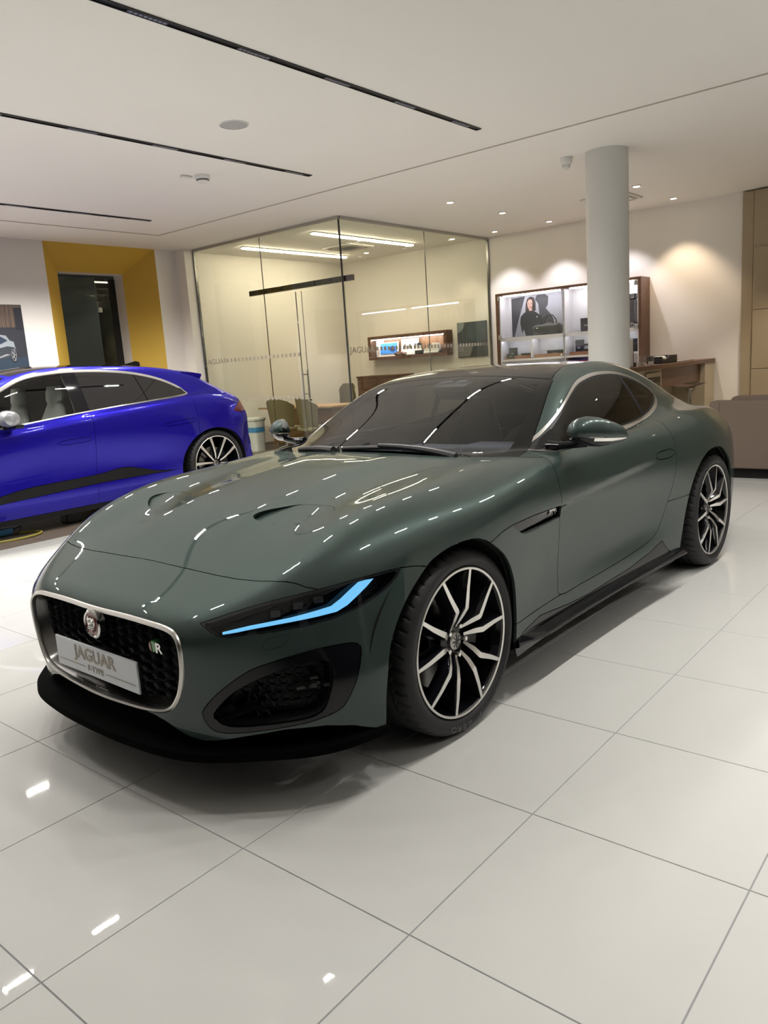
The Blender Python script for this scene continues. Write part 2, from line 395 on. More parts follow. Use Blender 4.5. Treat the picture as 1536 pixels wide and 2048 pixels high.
t = thing('ceiling_speaker', 'flat round grey speaker grille in the ceiling', 'speaker', (-4.018, 3.252, HC))
obj('grille', lathe(NB(), [(0, -.006), (.10, -.006), (.11, -.004), (.113, 0)], 40, 'Z'), mat('speaker_grey', (.42, .41, .42), .7, noise=(300, .2, (1, 1, 1))), t)
obj('rim', lathe(NB(), [(.112, 0), (.112, -.007), (.118, -.007), (.121, 0)], 40, 'Z'), MT['white'], t)
t = thing('smoke_detector', 'small round white smoke detector under the ceiling', 'detector', (-5.46, 4.05, HC))
obj('body', lathe(NB(), [(.075, 0), (.075, -.03), (.070, -.038), (.06, -.04), (.06, -.06), (.05, -.07), (0, -.07)], 28, 'Z'), MT['white'], t)
obj('slot_ring', lathe(NB(), [(.062, -.041), (.064, -.041), (.064, -.05), (.062, -.05)], 28, 'Z'), MT['plast'], t)
boxm('cable_clip', (-.10, -.12, -.012), (.05, .12, .02), MT['white'], t, .004)

def downlight(x, y, label, rot=None, w=None, col=(1, .86, .68), angle=90):
    t = thing('downlight', label, 'lamp', (x, y, HC), group='recessed downlights')
    obj('trim_ring', lathe(NB(), [(.062, .0), (.062, -.008), (.045, -.010), (.040, -.004), (.040, 0)], 28, 'Z', closed=True), MT['white'], t)
    obj('lamp_lens', lathe(NB(), [(0, -.012), (.036, -.012), (.041, -.004)], 24, 'Z'), MT['spotlens'], t)
    spot('downlight_beam', (0, 0, -.03), w or DOWN_W, angle, .5, .035, col, t, rot)
    return t
downlight(-4.797, 7.43, 'round downlight nearest to the glass office corner, left of the white column')
downlight(-4.794, 8.71, 'round downlight in the middle of the row leading to the display shelf')
downlight(-4.76, 10.02, 'round downlight close to the wall above the display shelf, right one', col=(.96, .93, 1), w=75)
downlight(-5.72, 10.02, 'round downlight close to the wall above the display shelf, left one', col=(.96, .93, 1), w=65)
downlight(-3.72, 10.02, 'round downlight close to the wall, hidden behind the white column', col=(.96, .93, 1), w=65)
downlight(-2.898, 8.744, 'round downlight right of the white column, the nearer one')
downlight(-2.888, 10.019, 'round downlight casting a warm cone on the wall over the bar', col=(1, .78, .55), w=75)
downlight(-1.15, 9.3, 'unseen round downlight added outside the frame to brighten the bar', w=140)  # added out of view to light the bar front
downlight(.9, 8.8, 'round downlight outside the frame by the cabinets', w=60)
for x, y, s in ((-7.34, 8.60, 'beside the right light strip, nearer the glass corner'), (-7.34, 9.84, 'at the far end of the right light strip'), (-8.21, 9.78, 'behind the air conditioner, between both strips'), (-6.5, 9.97, 'near the glass wall and the mountain picture'), (-8.54, 9.45, 'at the far end of the left light strip')):
    downlight(x, y, 'office downlight '+s, w=22, col=(1, .80, .55))

def cassette(name, x, y, label, s=.62):
    t = thing(name, label, 'air conditioner', (x, y, HC))
    boxm('panel', (0, 0, -.012), (s, s, .024), MT['white'], t, .008)
    bm = NB()
    for k in range(7): box(bm, (0, -.14+.047*k, -.027), (.34, .028, .006), rot=Matrix.Rotation(R(18), 3, 'X'))
    obj('louver_grille', bm, mat('vent_grey', (.32, .31, .30), .6), t)
    bm = NB()
    for k in range(4):
        a = k*PI/2; box(bm, (math.cos(a)*s*.41, math.sin(a)*s*.41, -.026), (.045 if k % 2 == 0 else .42, .42 if k % 2 == 0 else .045, .004))
    obj('air_slot', bm, MT['joint'], t)
cassette('air_conditioner', -7.9, 8.95, 'square ceiling air conditioner inside the glass office')
cassette('air_conditioner', -3.42, 9.2, 'square ceiling air conditioner half hidden by the white column')

# ---- column with motion sensor
cl = thing('column', 'round white column standing behind the green car', 'column', (-2.42, 6.76, 0))
obj('shaft', lathe(NB(), [(.212, 0), (.212, HC)], 64, 'Z'), mat('column_paint', (.70, .69, .66), .55), cl)
obj('base_ring', lathe(NB(), [(.213, 0), (.222, .002), (.222, .07), (.213, .075)], 64, 'Z'), MT['steel'], cl)
sn = thing('motion_sensor', 'small white motion sensor on the ceiling beside the column', 'sensor', (-2.80, 6.63, HC))
obj('housing', lathe(NB(), [(.060, 0), (.060, -.055), (.050, -.07), (.045, -.072)], 24, 'Z'), MT['white'], sn)
obj('dome', lathe(NB(), [(.045, -.070), (.040, -.095), (.022, -.112), (0, -.116)], 24, 'Z'), mat('sensor_dome', (.62, .62, .60), .2), sn)
# ================================================================ GLASS OFFICE
YG, XG = 6.8, -6.155
gp = thing('glass_partition', 'tall frameless glass wall of the office with grey rail and printed square marks', 'partition', (XG, YG, 0))
P = lambda x, y, z: (x-XG, y-YG, z)
def pane(x0, x1, y0, y1, z0, z1, parent=gp, m='glass', name='glass_pane'):
    return boxm(name, P((x0+x1)/2, (y0+y1)/2, (z0+z1)/2), (max(x1-x0, .012), max(y1-y0, .012), z1-z0), MT[m], parent)
pane(-9.25, -7.72, YG, YG, 0, HC-.04); pane(-7.715, -6.165, YG, YG, 2.43, HC-.04)
pane(-7.715, -7.06, YG, YG, 0, 2.425)
pane(XG, XG, YG+.01, 8.695, 0, HC-.04); pane(XG, XG, 8.70, YB-.03, 0, HC-.04)
boxm('top_rail', P((-9.26+XG)/2, YG, HC-.02), (9.26+XG, .04, .04), MT['steel'], gp)
boxm('top_rail', P(XG, (YG+YB)/2, HC-.02), (.04, YB-YG-.04, .04), MT['steel'], gp)
boxm('end_profile', P(-9.248, YG, HC/2), (.022, .04, HC-.04), MT['dchrome'], gp); boxm('end_profile', P(XG, YB-.014, HC/2), (.04, .022, HC-.04), MT['dchrome'], gp)
boxm('corner_joint', P(XG, YG, HC/2-.02), (.018, .018, HC-.05), MT['plast'], gp)
for x in (-7.718,): boxm('pane_joint', P(x, YG, HC/2-.02), (.006, .014, HC-.05), MT['dchrome'], gp)
boxm('pane_joint', P(XG, 8.698, HC/2-.02), (.014, .006, HC-.05), MT['dchrome'], gp)
def marks(name, p0, dx, n, z, s):
    bm = NB(); dx = Vector(dx)
    for k in range(n): box(bm, Vector(p0)+dx*.088*k+Vector((0, 0, z)), (abs(dx.x)*s+.002, abs(dx.y)*s+.002, s*1.15))
    return obj(name, bm, MT['frost'], gp, kind='stuff')
marks('square_marks', P(-8.675, YG-.009, 0), (1, 0, 0), 19, 1.555, .045)
marks('square_marks', P(-8.70, YG-.009, 0), (1, 0, 0), 19, .945, .045)
marks('square_marks', P(XG+.009, 7.42, 0), (0, 1, 0), 34, 1.56, .045)
text('lettering', 'JAGUAR', .115, MT['frost'], gp, .0008, basis((1, 0, 0), (0, 0, 1), P(-8.955, YG-.008, 1.55)), .002, 1.25)
text('lettering', 'JAGUAR', .115, MT['frost'], gp, .0008, basis((0, 1, 0), (0, 0, 1), P(XG+.008, 7.10, 1.55)), .002, 1.25)
sd = thing('sliding_glass_door', 'sliding glass door of the office hanging from a grey rail, steel bar handle', 'door', (-6.16, YG+.05, 0))
boxm('rail', (-.88, 0, 2.50), (2.07, .05, .075), MT['dchrome'], sd, .003)
for k in range(5): boxm('roller_cover', (-.22-.33*k, -.028, 2.5), (.012, .008, .07), MT['plast'], sd)
boxm('pane', (-.48, 0, 1.23), (.95, .010, 2.40), MT['glass'], sd)
boxm('edge_strip', (-.955, 0, 1.23), (.008, .014, 2.40), MT['dchrome'], sd); boxm('edge_strip', (-.83, -.012, 1.23), (.006, .008, 2.40), MT['dchrome'], sd)
bm = NB()
for s in (-1, 1): tube(bm, [(-.90, s*.055, .93), (-.90, s*.055, 1.33)], .013, 14)
for z in (.99, 1.27): tube(bm, [(-.90, -.06, z), (-.90, .06, z)], .009, 12)
obj('handle', bm, MT['steel'], sd); boxm('lock_case', (-.90, 0, .90), (.16, .05, .02), MT['dchrome'], sd, .004)

for x, y0, y1, s in ((-8.68, 7.32, 9.75, 'left one'), (-7.19, 7.37, 9.77, 'right one')):
    t = thing('strip_light', 'long warm glowing strip light on the office ceiling, '+s, 'lamp', (x, y0, HC), group='office strip lights')
    boxm('housing', (0, (y1-y0)/2, -.008), (.10, y1-y0+.03, .016), MT['white'], t)
    boxm('diffuser', (0, (y1-y0)/2, -.026), (.07, y1-y0, .022), MT['office'], t, .008, 2)

# ---- niche shelf with models, mountain picture
ns = thing('wall_niche', 'long walnut framed lit niche on the office back wall', 'shelf', (-7.87, 10.5, 1.43))
fx, fz, d = .915, .43, .18
for nm, c, s in (('frame_top', (0, -d/2, fz-.03), (2*fx, d, .06)), ('frame_bottom', (0, -d/2, .02), (2*fx, d, .05)), ('frame_side', (-fx+.035, -d/2, fz/2), (.07, d, fz-.1)), ('frame_side', (fx-.035, -d/2, fz/2), (.07, d, fz-.1))):
    boxm(nm, c, s, MT['walnut'], ns)
bm = NB()
for k in range(15): box(bm, (-.60+.098*k, -.012, fz/2), (.095, .022, fz-.1))
obj('back_board', bm, MT['walnutv'], ns); boxm('white_back', (-.75, -.010, fz/2), (.21, .018, fz-.1), MT['whitelac'], ns)
boxm('light_strip', (0, -d+.02, fz-.066), (2*fx-.16, .02, .01), MT['shelfled'], ns)
NP = lambda x: -7.87+x
t = thing('blue_picture', 'bright blue card with white edge standing left in the walnut niche', 'picture', (NP(-.50), 10.44, 1.477))
boxm('card', (0, 0, .13), (.46, .012, .26), MT['whitelac'], t, rot=Matrix.Rotation(R(-6), 3, 'X')); boxm('print', (0, -.012, .145), (.40, .004, .20), mat('print_blue', (.05, .25, .75), .5), t, rot=Matrix.Rotation(R(-6), 3, 'X'))
obj('printed_disc', lathe(NB(), [(0, -.022), (.06, -.02), (.06, -.012)], 24, 'Y', (.10, 0, .13)), mat('print_navy', (.03, .06, .2), .5), t)
t = thing('white_card', 'white card with small grey squares beside the blue card in the niche', 'card', (NP(.0), 10.44, 1.477))
boxm('card', (0, 0, .145), (.40, .012, .29), MT['whitelac'], t, rot=Matrix.Rotation(R(-6), 3, 'X'))
for k in range(3): boxm('swatch', (-.11+.12*k, -.014, .16), (.045, .006, .08), MT['steel'], t)
def model_car(x, y, z, c, label, s=1.0, ln=.24):
    t = thing('model_car', label, 'model car', (x, y, z))
    pf = [(-.5, .10), (-.5, .22), (-.32, .28), (-.12, .42), (.15, .42), (.35, .30), (.5, .26), (.5, .10)]
    obj('body', prism(NB(), [(u*ln, v*ln*.8) for u, v in pf], ln*.38, lambda u, v, w: (u, w-ln*.19, v)), c, t)
    for e in (-.3, .3): obj('wheel', cyl(NB(), (e*ln, -ln*.2, ln*.10), ln*.09, ln*.4, 16, 'Y'), MT['rubber'], t)
    return t
model_car(NP(-.18), 10.36, 1.477, mat('model_silver_red', (.35, .22, .2), .3), 'small silver and red model racing car before the blue card')
t = thing('trophy_figure', 'small white head figure on a dark plinth in the niche', 'figurine', (NP(.26), 10.38, 1.477))
boxm('plinth', (0, 0, .035), (.16, .09, .07), MT['leather'], t, .005); obj('bust', lathe(NB(), [(0, .07), (.045, .07), (.03, .11), (.045, .15), (.035, .19), (0, .20)], 20, 'Z'), MT['whitelac'], t); obj('cap', lathe(NB(), [(.046, .155), (.04, .195), (0, .215)], 20, 'Z'), MT['plast'], t)
t = thing('white_sneaker', 'white sneaker shaped model on the right side of the niche', 'shoe', (NP(.54), 10.39, 1.477))
obj('sole', box(NB(), (0, 0, .02), (.34, .10, .04), .012, 2), MT['whitelac'], t)
obj('upper', prism(NB(), [(-.16, .04), (.16, .04), (.15, .08), (.05, .11), (-.04, .18), (-.15, .17)], .09, lambda u, v, w: (-u, w-.045, v)), MT['white'], t)
boxm('laces', (-.02, -.005, .135), (.12, .06, .02), MT['plast'], t, .004, rot=Matrix.Rotation(R(32), 3, 'Y'))
model_car(NP(.79), 10.37, 1.477, MT['plast'], 'small black model car at the right end of the niche', ln=.17)
t = thing('mountain_picture', 'dark picture of a rock face above a road, right of the niche', 'picture', (-6.53, 10.5, 1.36))
boxm('canvas', (0, -.015, .30), (.60, .03, .60), mat('picture_slate', (.045, .055, .065), .6, noise=(9, .75, (1, 1, 2.5))), t)
obj('printed_sky', prism(NB(), [(-.295, .42), (-.295, .595), (-.13, .595), (-.17, .50), (-.22, .45)], .003, lambda u, v, w: (u, -.031-w, v)), mat('picture_sky', (.20, .23, .24), .6), t)
obj('printed_road', prism(NB(), [(-.29, .01), (-.29, .22), (0, .245), (.28, .20), (.02, .19), (-.05, .01)], .003, lambda u, v, w: (u, -.031-w, v)), mat('picture_road', (.17, .17, .17), .6), t)
obj('printed_rock', prism(NB(), [(-.12, .26), (-.02, .59), (.28, .595), (.29, .29), (.1, .25)], .003, lambda u, v, w: (u, -.031-w, v)), mat('picture_rock', (.05, .075, .09), .6, noise=(16, .8, (3, 1, 1))), t)

# ---- desk, chairs, water box, credenza
dk = thing('office_desk', 'oak topped desk inside the glass office', 'desk', (-8.35, 8.2, 0))
boxm('desk_top', (0, 0, .725), (1.75, .80, .03), MT['oak'], dk, .004); boxm('front_panel', (.35, .30, .40), (.95, .02, .60), MT['walnut'], dk)
boxm('side_panel', (.82, 0, .355), (.03, .74, .70), MT['walnut'], dk); boxm('side_panel', (-.55, 0, .355), (.03, .74, .70), MT['walnut'], dk)
boxm('front_board', (.14, -.30, .42), (1.33, .02, .58), MT['walnut'], dk)
t = thing('desk_phone', 'small dark telephone on the oak desk', 'telephone', (-8.95, 8.1, .752))
boxm('base', (0, 0, .03), (.18, .16, .05), MT['plast'], t, .01, rot=Matrix.Rotation(R(12), 3, 'X')); obj('handset', tube(NB(), [(-.07, -.07, .07), (-.07, 0, .09), (-.07, .07, .085)], [.018, .012, .018], 10), MT['plast'], t)
def tub_chair(x, y, rz, label):
    t = thing('tub_chair', label, 'chair', (x, y, 0), rz, 'olive visitor chairs at the office desk')
    rows = []
    for i in range(13):                             # shell: seat pan turning up into a wrapped back
        a = -1.25+2.5*i/12; row = []
        for k in range(8):
            v = k/7; h = (.20+.18*math.cos(a*.9))*v**1.3*1.25
            r = .20+.055*v; row.append((r*1.15*math.sin(a), -.0-r*math.cos(a)*1.05, .44+h))
        rows.append(row)
    bm = NB(); grid(bm, rows); bmesh.ops.solidify(bm, geom=bm.faces[:], thickness=.025); obj('back_shell', bm, MT['mesh'], t)
    obj('seat', box(NB(), (0, .02, .42), (.44, .44, .07), .03, 3), MT['mesh'], t)
    obj('column', cyl(NB(), (0, 0, .12), .022, .28, 14), MT['steel'], t)
    for k in range(4):
        a = PI/4+k*PI/2
        obj('leg', tube(NB(), [(0, 0, .14), (.16*math.cos(a), .16*math.sin(a), .10), (.30*math.cos(a), .30*math.sin(a), .012)], [.02, .016, .012], 8), MT['dchrome'], t)
    return t
tub_chair(-8.25, 7.50, R(8), 'olive tub chair before the desk, nearest the sliding door')
tub_chair(-7.62, 7.52, R(-14), 'olive tub chair before the desk, half behind the sliding door pane')
oc = thing('office_chair', 'office chair with olive mesh backrest behind the desk', 'chair', (-8.55, 9.15, 0), R(172))
rows = []
for i in range(9):
    z = .58+.46*i/8; w = (.20+.03*math.sin(PI*i/8)) if i < 8 else .14
    rows.append([(w*s, -.20+.05*(s*s)-.05*math.sin(PI*i/8)-(.04 if i > 6 else 0)*(i-6), z) for s in np.linspace(-1, 1, 9)])
bm = NB(); grid(bm, rows); bmesh.ops.solidify(bm, geom=bm.faces[:], thickness=.018); obj('backrest', bm, MT['mesh'], oc)
obj('seat', box(NB(), (0, .04, .46), (.46, .46, .08), .03, 3), MT['mesh'], oc); obj('column', cyl(NB(), (0, .03, .1), .03, .33, 14), MT['plast'], oc)
obj('back_bracket', tube(NB(), [(0, 0, .42), (0, -.2, .45), (0, -.24, .62)], .022, 8), MT['plast'], oc)
for s in (-1, 1): obj('armrest', tube(NB(), [(s*.25, -.02, .44), (s*.27, .0, .64), (s*.25, -.1, .66), (s*.25, .16, .66)], .018, 8), MT['plast'], oc)
for k in range(5):
    a = 2*PI*k/5; l = obj('leg', tube(NB(), [(0, .03, .11), (.28*math.cos(a), .03+.28*math.sin(a), .07)], [.022, .014], 8), MT['plast'], oc)
    obj('castor', cyl(NB(), (.28*math.cos(a)-.012, .03+.28*math.sin(a), .03), .029, .024, 14, 'X'), MT['rubber'], l)
wb = thing('white_bin', 'white waste bin with a blue bag rim on the office floor', 'bin', (-9.28, 7.75, 0))
rows = [[(s*(.115+.02*t_)*math.copysign(abs(math.cos(a))**.5, math.cos(a)), s*(.115+.02*t_)*math.copysign(abs(math.sin(a))**.5, math.sin(a)), .52*t_) for a in [2*PI*k/32 for k in range(32)]] for t_, s in ((0, .0), (0, 1), (.5, 1), (1, 1))]
bm = NB(); grid(bm, rows, True); obj('body', bm, MT['whitelac'], wb)
rows = [[(.131*math.copysign(abs(math.cos(a))**.5, math.cos(a)), .131*math.copysign(abs(math.sin(a))**.5, math.sin(a)), z) for a in [2*PI*k/32 for k in range(32)]] for z in (.33, .42)]
bm = NB(); grid(bm, rows, True); obj('bag_rim', bm, MT['bluep'], wb)
obj('lid', box(NB(), (0, 0, .55), (.28, .28, .06), .02, 2), MT['white'], wb)
cr = thing('credenza', 'low walnut cupboard under the niche in the office', 'cupboard', (-8.35, 10.24, 0))
boxm('carcass', (0, 0, .57), (1.0, .44, 1.08), MT['walnut'], cr); boxm('top', (0, 0, 1.125), (1.04, .46, .03), MT['walnut'], cr)
for s in (-1, 1): boxm('door', (s*.25, -.228, .57), (.48, .016, 1.0), MT['walnut'], cr, .003)
for s in (-1, 1): boxm('foot', (s*.4, 0, .015), (.06, .40, .03), MT['plast'], cr)
# ================================================================ DISPLAY SHELF
MT['shelfled2'] = mat('shelf_strip_low', (1, 1, 1), emit=SHELF_E*.3, ecol=(.90, .92, 1))
sh = thing('display_shelf', 'large walnut framed white display shelf on the back wall behind the column', 'shelf', (-4.62, YB, 0))
x0, x1, zb, zt, dp = -1.20, 1.20, .86, 2.34, .34
boxm('frame_top', (0, -dp/2, zt-.02), (2.44, dp, .04), MT['walnut'], sh); boxm('frame_bottom', (0, -dp/2, zb+.02), (2.44, dp, .04), MT['walnut'], sh)
for s in (-1, 1): boxm('frame_side', (s*1.20, -dp/2, (zb+zt)/2), (.04, dp, zt-zb-.08), MT['walnut'], sh)
boxm('back_panel', (0, -.012, (zb+zt)/2), (2.36, .02, zt-zb-.08), MT['whitelac'], sh)
for s in (-1, 1): boxm('side_lining', (s*1.165, -dp/2+.01, (zb+zt)/2), (.02, dp-.04, zt-zb-.09), MT['whitelac'], sh)
boxm('divider', (-.02, -dp/2+.01, (zb+zt)/2), (.035, dp-.04, zt-zb-.09), MT['whitelac'], sh)
for z in (1.615, 1.262): boxm('shelf_board', (0, -dp/2+.012, z), (2.31, dp-.045, .03), MT['whitelac'], sh)
for x in (-.60, .58): boxm('divider', (x, -dp/2+.01, 1.44), (.03, dp-.045, .31), MT['whitelac'], sh)
for s in (-1, 1): boxm('light_strip', (s*.59, -dp+.055, zt-.052), (1.02, .022, .014), MT['shelfled'], sh)
for x, w_ in ((-.89, .50), (-.31, .48), (.28, .50), (.87, .46)): boxm('light_strip', (x, -dp+.075, 1.597), (w_, .016, .006), MT['shelfled2'], sh)
boxm('shelf_lip', (0, -dp+.036, 1.588), (2.31, .012, .030), MT['whitelac'], sh)
for s in (-1, 1):
    for z in (2.26, 1.64): boxm('hinge', (s*1.15, -dp-.006, z), (.055, .02, .07), MT['steel'], sh, .003)
for s in (-1, 1): boxm('glass_door', (s*.585, -dp-.006, (zb+zt)/2+.01), (1.14, .008, zt-zb-.09), MT['clearer'], sh)
boxm('glass_edge', (-.006, -dp-.008, (zb+zt)/2), (.010, .012, zt-zb-.1), MT['steel'], sh)
for s in (-1, 1): obj('knob', cyl(NB(), (s*.035-.006, -dp-.04, 1.30), .014, .03, 14, 'Y'), MT['chrome'], sh)
SX = lambda x: -4.62+x
# printed poster of a woman in dark jacket (flat print)
t = thing('fashion_poster', 'grey poster of a woman in a black zipped jacket, standing in the display shelf', 'poster', (SX(-.64), YB-.026, 1.632))
boxm('sheet', (0, -.004, .33), (.92, .008, .65), mat('poster_grey', (.34, .34, .37), .6, noise=(1.5, .12, (1, 1, 1))), t)
fl = lambda pts, dpt, m, nm, k=.0016: obj(nm, prism(NB(), pts, k, lambda u, v, w: (u, -.008-dpt-w, v)), m, t)
pd = mat('printed_shade', (.055, .055, .06), .7); pj = mat('printed_jacket', (.016, .016, .019), .7)
fl([(-.455, .01), (-.455, .62), (-.30, .64), (-.20, .645), (-.34, .25), (-.42, .01)], .001, pd, 'printed_shadow')
fl([(.06, .30), (.04, .50), (-.02, .58), (.02, .645), (.16, .645), (.22, .60), (.21, .48), (.17, .42), (.26, .32), (.30, .16), (.30, .01), (.0, .01)], .002, pd, 'printed_shadow')
fl([(-.20, .38), (-.19, .52), (-.16, .60), (-.10, .63), (-.04, .61), (-.01, .54), (-.01, .40)], .003, MT['hair'], 'printed_hair')
fl([(-.155, .47), (-.16, .54), (-.13, .585), (-.085, .585), (-.065, .55), (-.07, .47), (-.10, .43), (-.13, .43)], .005, MT['skin'], 'printed_face')
fl([(-.13, .44), (-.13, .38), (-.07, .38), (-.075, .44)], .004, MT['skin'], 'printed_neck')
fl([(-.27, .06), (-.30, .22), (-.29, .32), (-.22, .385), (-.13, .405), (-.06, .405), (.02, .36), (.10, .30), (.12, .10), (.10, .01), (-.20, .01), (-.235, .12)], .006, pj, 'printed_jacket')
fl([(.005, .305), (.02, .31), (.017, .285)], .008, MT['white'], 'printed_badge')
for u in (-.135, -.085): fl([(u-.014, .522), (u, .528), (u+.014, .522), (u, .517)], .007, MT['hair'], 'printed_eye')
fl([(-.128, .468), (-.11, .474), (-.092, .468), (-.11, .461)], .007, MT['red'], 'printed_mouth'); fl([(-.113, .52), (-.12, .49), (-.10, .49)], .007, mat('printed_nose', (.36, .22, .17), .7), 'printed_nose')
# black bag
bg = thing('black_handbag', 'black leather holdall with arched handles before the poster', 'bag', (SX(-.36), YB-.17, 1.632))
rows = []
for u, s in ((-.26, .0), (-.255, .6), (-.20, .95), (0, 1.05), (.20, .95), (.235, .6), (.24, 0)):
    rows.append([(u, .10*s*math.copysign(abs(math.cos(a))**.6, math.cos(a)), .085+.085*s*math.copysign(abs(math.sin(a))**.5, math.sin(a))) for a in [2*PI*k/24 for k in range(24)]])
bm = NB(); grid(bm, rows, True); obj('body', bm, MT['leather'], bg)
for s in (-1, 1): obj('handle', tube(NB(), [(-.11, s*.06, .15), (-.09, s*.05, .23), (-.02, s*.03, .30), (.06, s*.03, .30), (.11, s*.05, .23), (.12, s*.06, .15)], .009, 8), MT['leather'], bg)
obj('badge', cyl(NB(), (-.14, -.112, .11), .012, .006, 14, 'Y'), MT['chrome'], bg); obj('zip', tube(NB(), [(-.22, 0, .155), (0, 0, .178), (.2, 0, .155)], .005, 6), MT['steel'], bg)
def tray(x, w, label, z=1.278):
    t = thing('display_tray', label, 'tray', (SX(x), YB-.18, z), group='tan trays in the display shelf')
    boxm('base', (0, 0, .006), (w, .20, .012), MT['cardboard'], t)
    for s in (-1, 1): boxm('rim', (0, s*.095, .03), (w, .012, .05), MT['cardboard'], t); boxm('rim', (s*(w/2-.006), 0, .03), (.012, .18, .05), MT['cardboard'], t)
tray(-.88, .46, 'tan tray at the far left of the lower shelf row'); tray(-.31, .50, 'tan tray in the second lower compartment'); tray(.22, .34, 'tan tray beside the column in the third lower compartment')
def gbox(x, y, z, s, label, m='leather', rz=0, name='gift_box'):
    t = thing(name, label, 'box', (SX(x), YB-y, z), rz)
    boxm('body', (0, 0, s[2]*.36), (s[0], s[1], s[2]*.72), MT[m], t, .003); boxm('lid', (0, 0, s[2]*.86), (s[0]+.004, s[1]+.004, s[2]*.28), MT[m], t, .003)
    boxm('emblem', (0, -s[1]/2-.003, s[2]*.45), (s[0]*.35, .003, s[2]*.12), MT['steel'], t)
gbox(-1.02, .16, 1.292, (.13, .06, .17), 'upright black box standing in the leftmost tray'); gbox(-1.0, .26, 1.292, (.14, .06, .07), 'low black watch box in front of the upright one')
gbox(-.74, .17, 1.292, (.22, .08, .07), 'flat black case in the leftmost tray'); gbox(-.23, .17, 1.292, (.28, .10, .09), 'long black case in the second tray')
gbox(.14, .10, 1.292, (.12, .06, .22), 'tall dark box at the back beside the column'); gbox(.27, .14, 1.632, (.16, .16, .20), 'tilted black box on the upper right shelf', rz=.4)
gbox(1.03, .17, 1.278, (.16, .12, .19), 'black cube box right of the column'); gbox(.10, .2, .90, (.5, .16, .30), 'dark red box on the lowest shelf', 'red')
t = thing('glass_jar', 'glass tumbler with dark lid in the third lower compartment', 'jar', (SX(.30), YB-.2, 1.292))
obj('glass', lathe(NB(), [(.0, 0), (.05, 0), (.05, .12)], 24, 'Z'), MT['glass'], t); obj('lid', lathe(NB(), [(.052, .12), (.052, .15), (0, .155)], 24, 'Z'), MT['plast'], t); obj('filling', lathe(NB(), [(0, .004), (.046, .004), (.046, .07), (0, .07)], 24, 'Z'), MT['leather'], t)
t = thing('model_motor', 'tall dark metal pillar model with ringed ends, right of the column', 'model', (SX(1.02), YB-.17, 1.63))
boxm('pillar', (0, 0, .24), (.12, .09, .34), MT['dchrome'], t, .006)
for z in (.035, .45):
    boxm('end_block', (0, 0, z), (.15, .10, .075), MT['plast'], t, .006)
    obj('ring', lathe(NB(), [(.016, -.052), (.028, -.056), (.028, -.05), (.016, -.05)], 20, 'Y', (0.02, 0, z), closed=True), MT['steel'], t)

# ================================================================ BAR
BX = -2.45
br = thing('bar_counter', 'bar with thick walnut top and beige cupboards along the right side', 'bar', (BX, 7.2, 0))
L = YB-7.2
rows = []
boxm('top', (-.33, L/2-.2, 1.085), (.66, L+.38, .055), MT['walnut'], br, .004)
boxm('cupboard', (-.36, .62, .53), (.56, 1.55, 1.055), MT['beige'], br)
boxm('cupboard_door', (-.075, .15, .53), (.02, .60, 1.0), MT['beige'], br, .003)
boxm('apron', (-.10, 2.15, .94), (.03, 1.49, .235), MT['walnut'], br)
boxm('back_board', (-.50, 2.15, .53), (.04, 1.49, 1.055), MT['beige'], br); boxm('end_panel', (-.30, 3.09, .53), (.56, .40, 1.055), MT['beige'], br)
boxm('fridge_frame', (-.072, 1.09, .56), (.02, .50, .92), MT['steel'], br, .003); boxm('fridge_door', (-.060, 1.09, .50), (.012, .40, .78), MT['dchrome'], br, .003)
boxm('fridge_display', (-.055, 1.09, .93), (.014, .36, .07), MT['blackgl'], br); boxm('fridge_handle', (-.04, 1.26, .55), (.02, .02, .5), MT['steel'], br, .004)
text('display_mark', '-----', .05, MT['steel'], br, .001, basis((0, 1, 0), (0, 0, 1), (-.047, 1.02, .935)))
boxm('plinth', (-.38, L/2-.02, .03), (.5, L-.1, .06), MT['plast'], br)
st = thing('bar_stool', 'bar stool with thin dark wooden shell seat on a chrome post', 'stool', (-2.08, 8.28, 0), R(90))
rows = [[(u, v, .835+.045*(abs(v)/.19)**2*(1 if v < 0 else .6)+.012*(u/.2)**2) for u in np.linspace(-.20, .20, 9)] for v in np.linspace(-.19, .19, 9)]
bm = NB(); grid(bm, rows); bmesh.ops.solidify(bm, geom=bm.faces[:], thickness=.022); obj('seat', bm, MT['walnut'], st)
obj('post', lathe(NB(), [(0, .0), (.21, .0), (.21, .012), (.05, .03), (.03, .05), (.03, .45), (.02, .45), (.02, .80), (.07, .815), (0, .82)], 32, 'Z'), MT['chrome'], st)
obj('lever', tube(NB(), [(.0, .02, .80), (.10, .05, .79), (.13, .06, .765), (.17, .07, .765)], .007, 8), MT['plast'], st)
obj('foot_ring', tube(NB(), [(.15*math.cos(a), .15*math.sin(a)+.03, .32) for a in [2*PI*k/24 for k in range(24)]], .010, 8, closed=True), MT['chrome'], st)
BZ = 1.1125
t = thing('coffee_machine', 'cream and black coffee machine on the bar beside the column', 'machine', (-2.66, 7.66, BZ))
boxm('body', (0, 0, .16), (.22, .16, .32), MT['white'], t, .006); boxm('front', (0, .10, .16), (.20, .05, .32), MT['blackgl'], t, .004); boxm('drip_tray', (0, .17, .025), (.18, .12, .05), MT['plast'], t, .004)
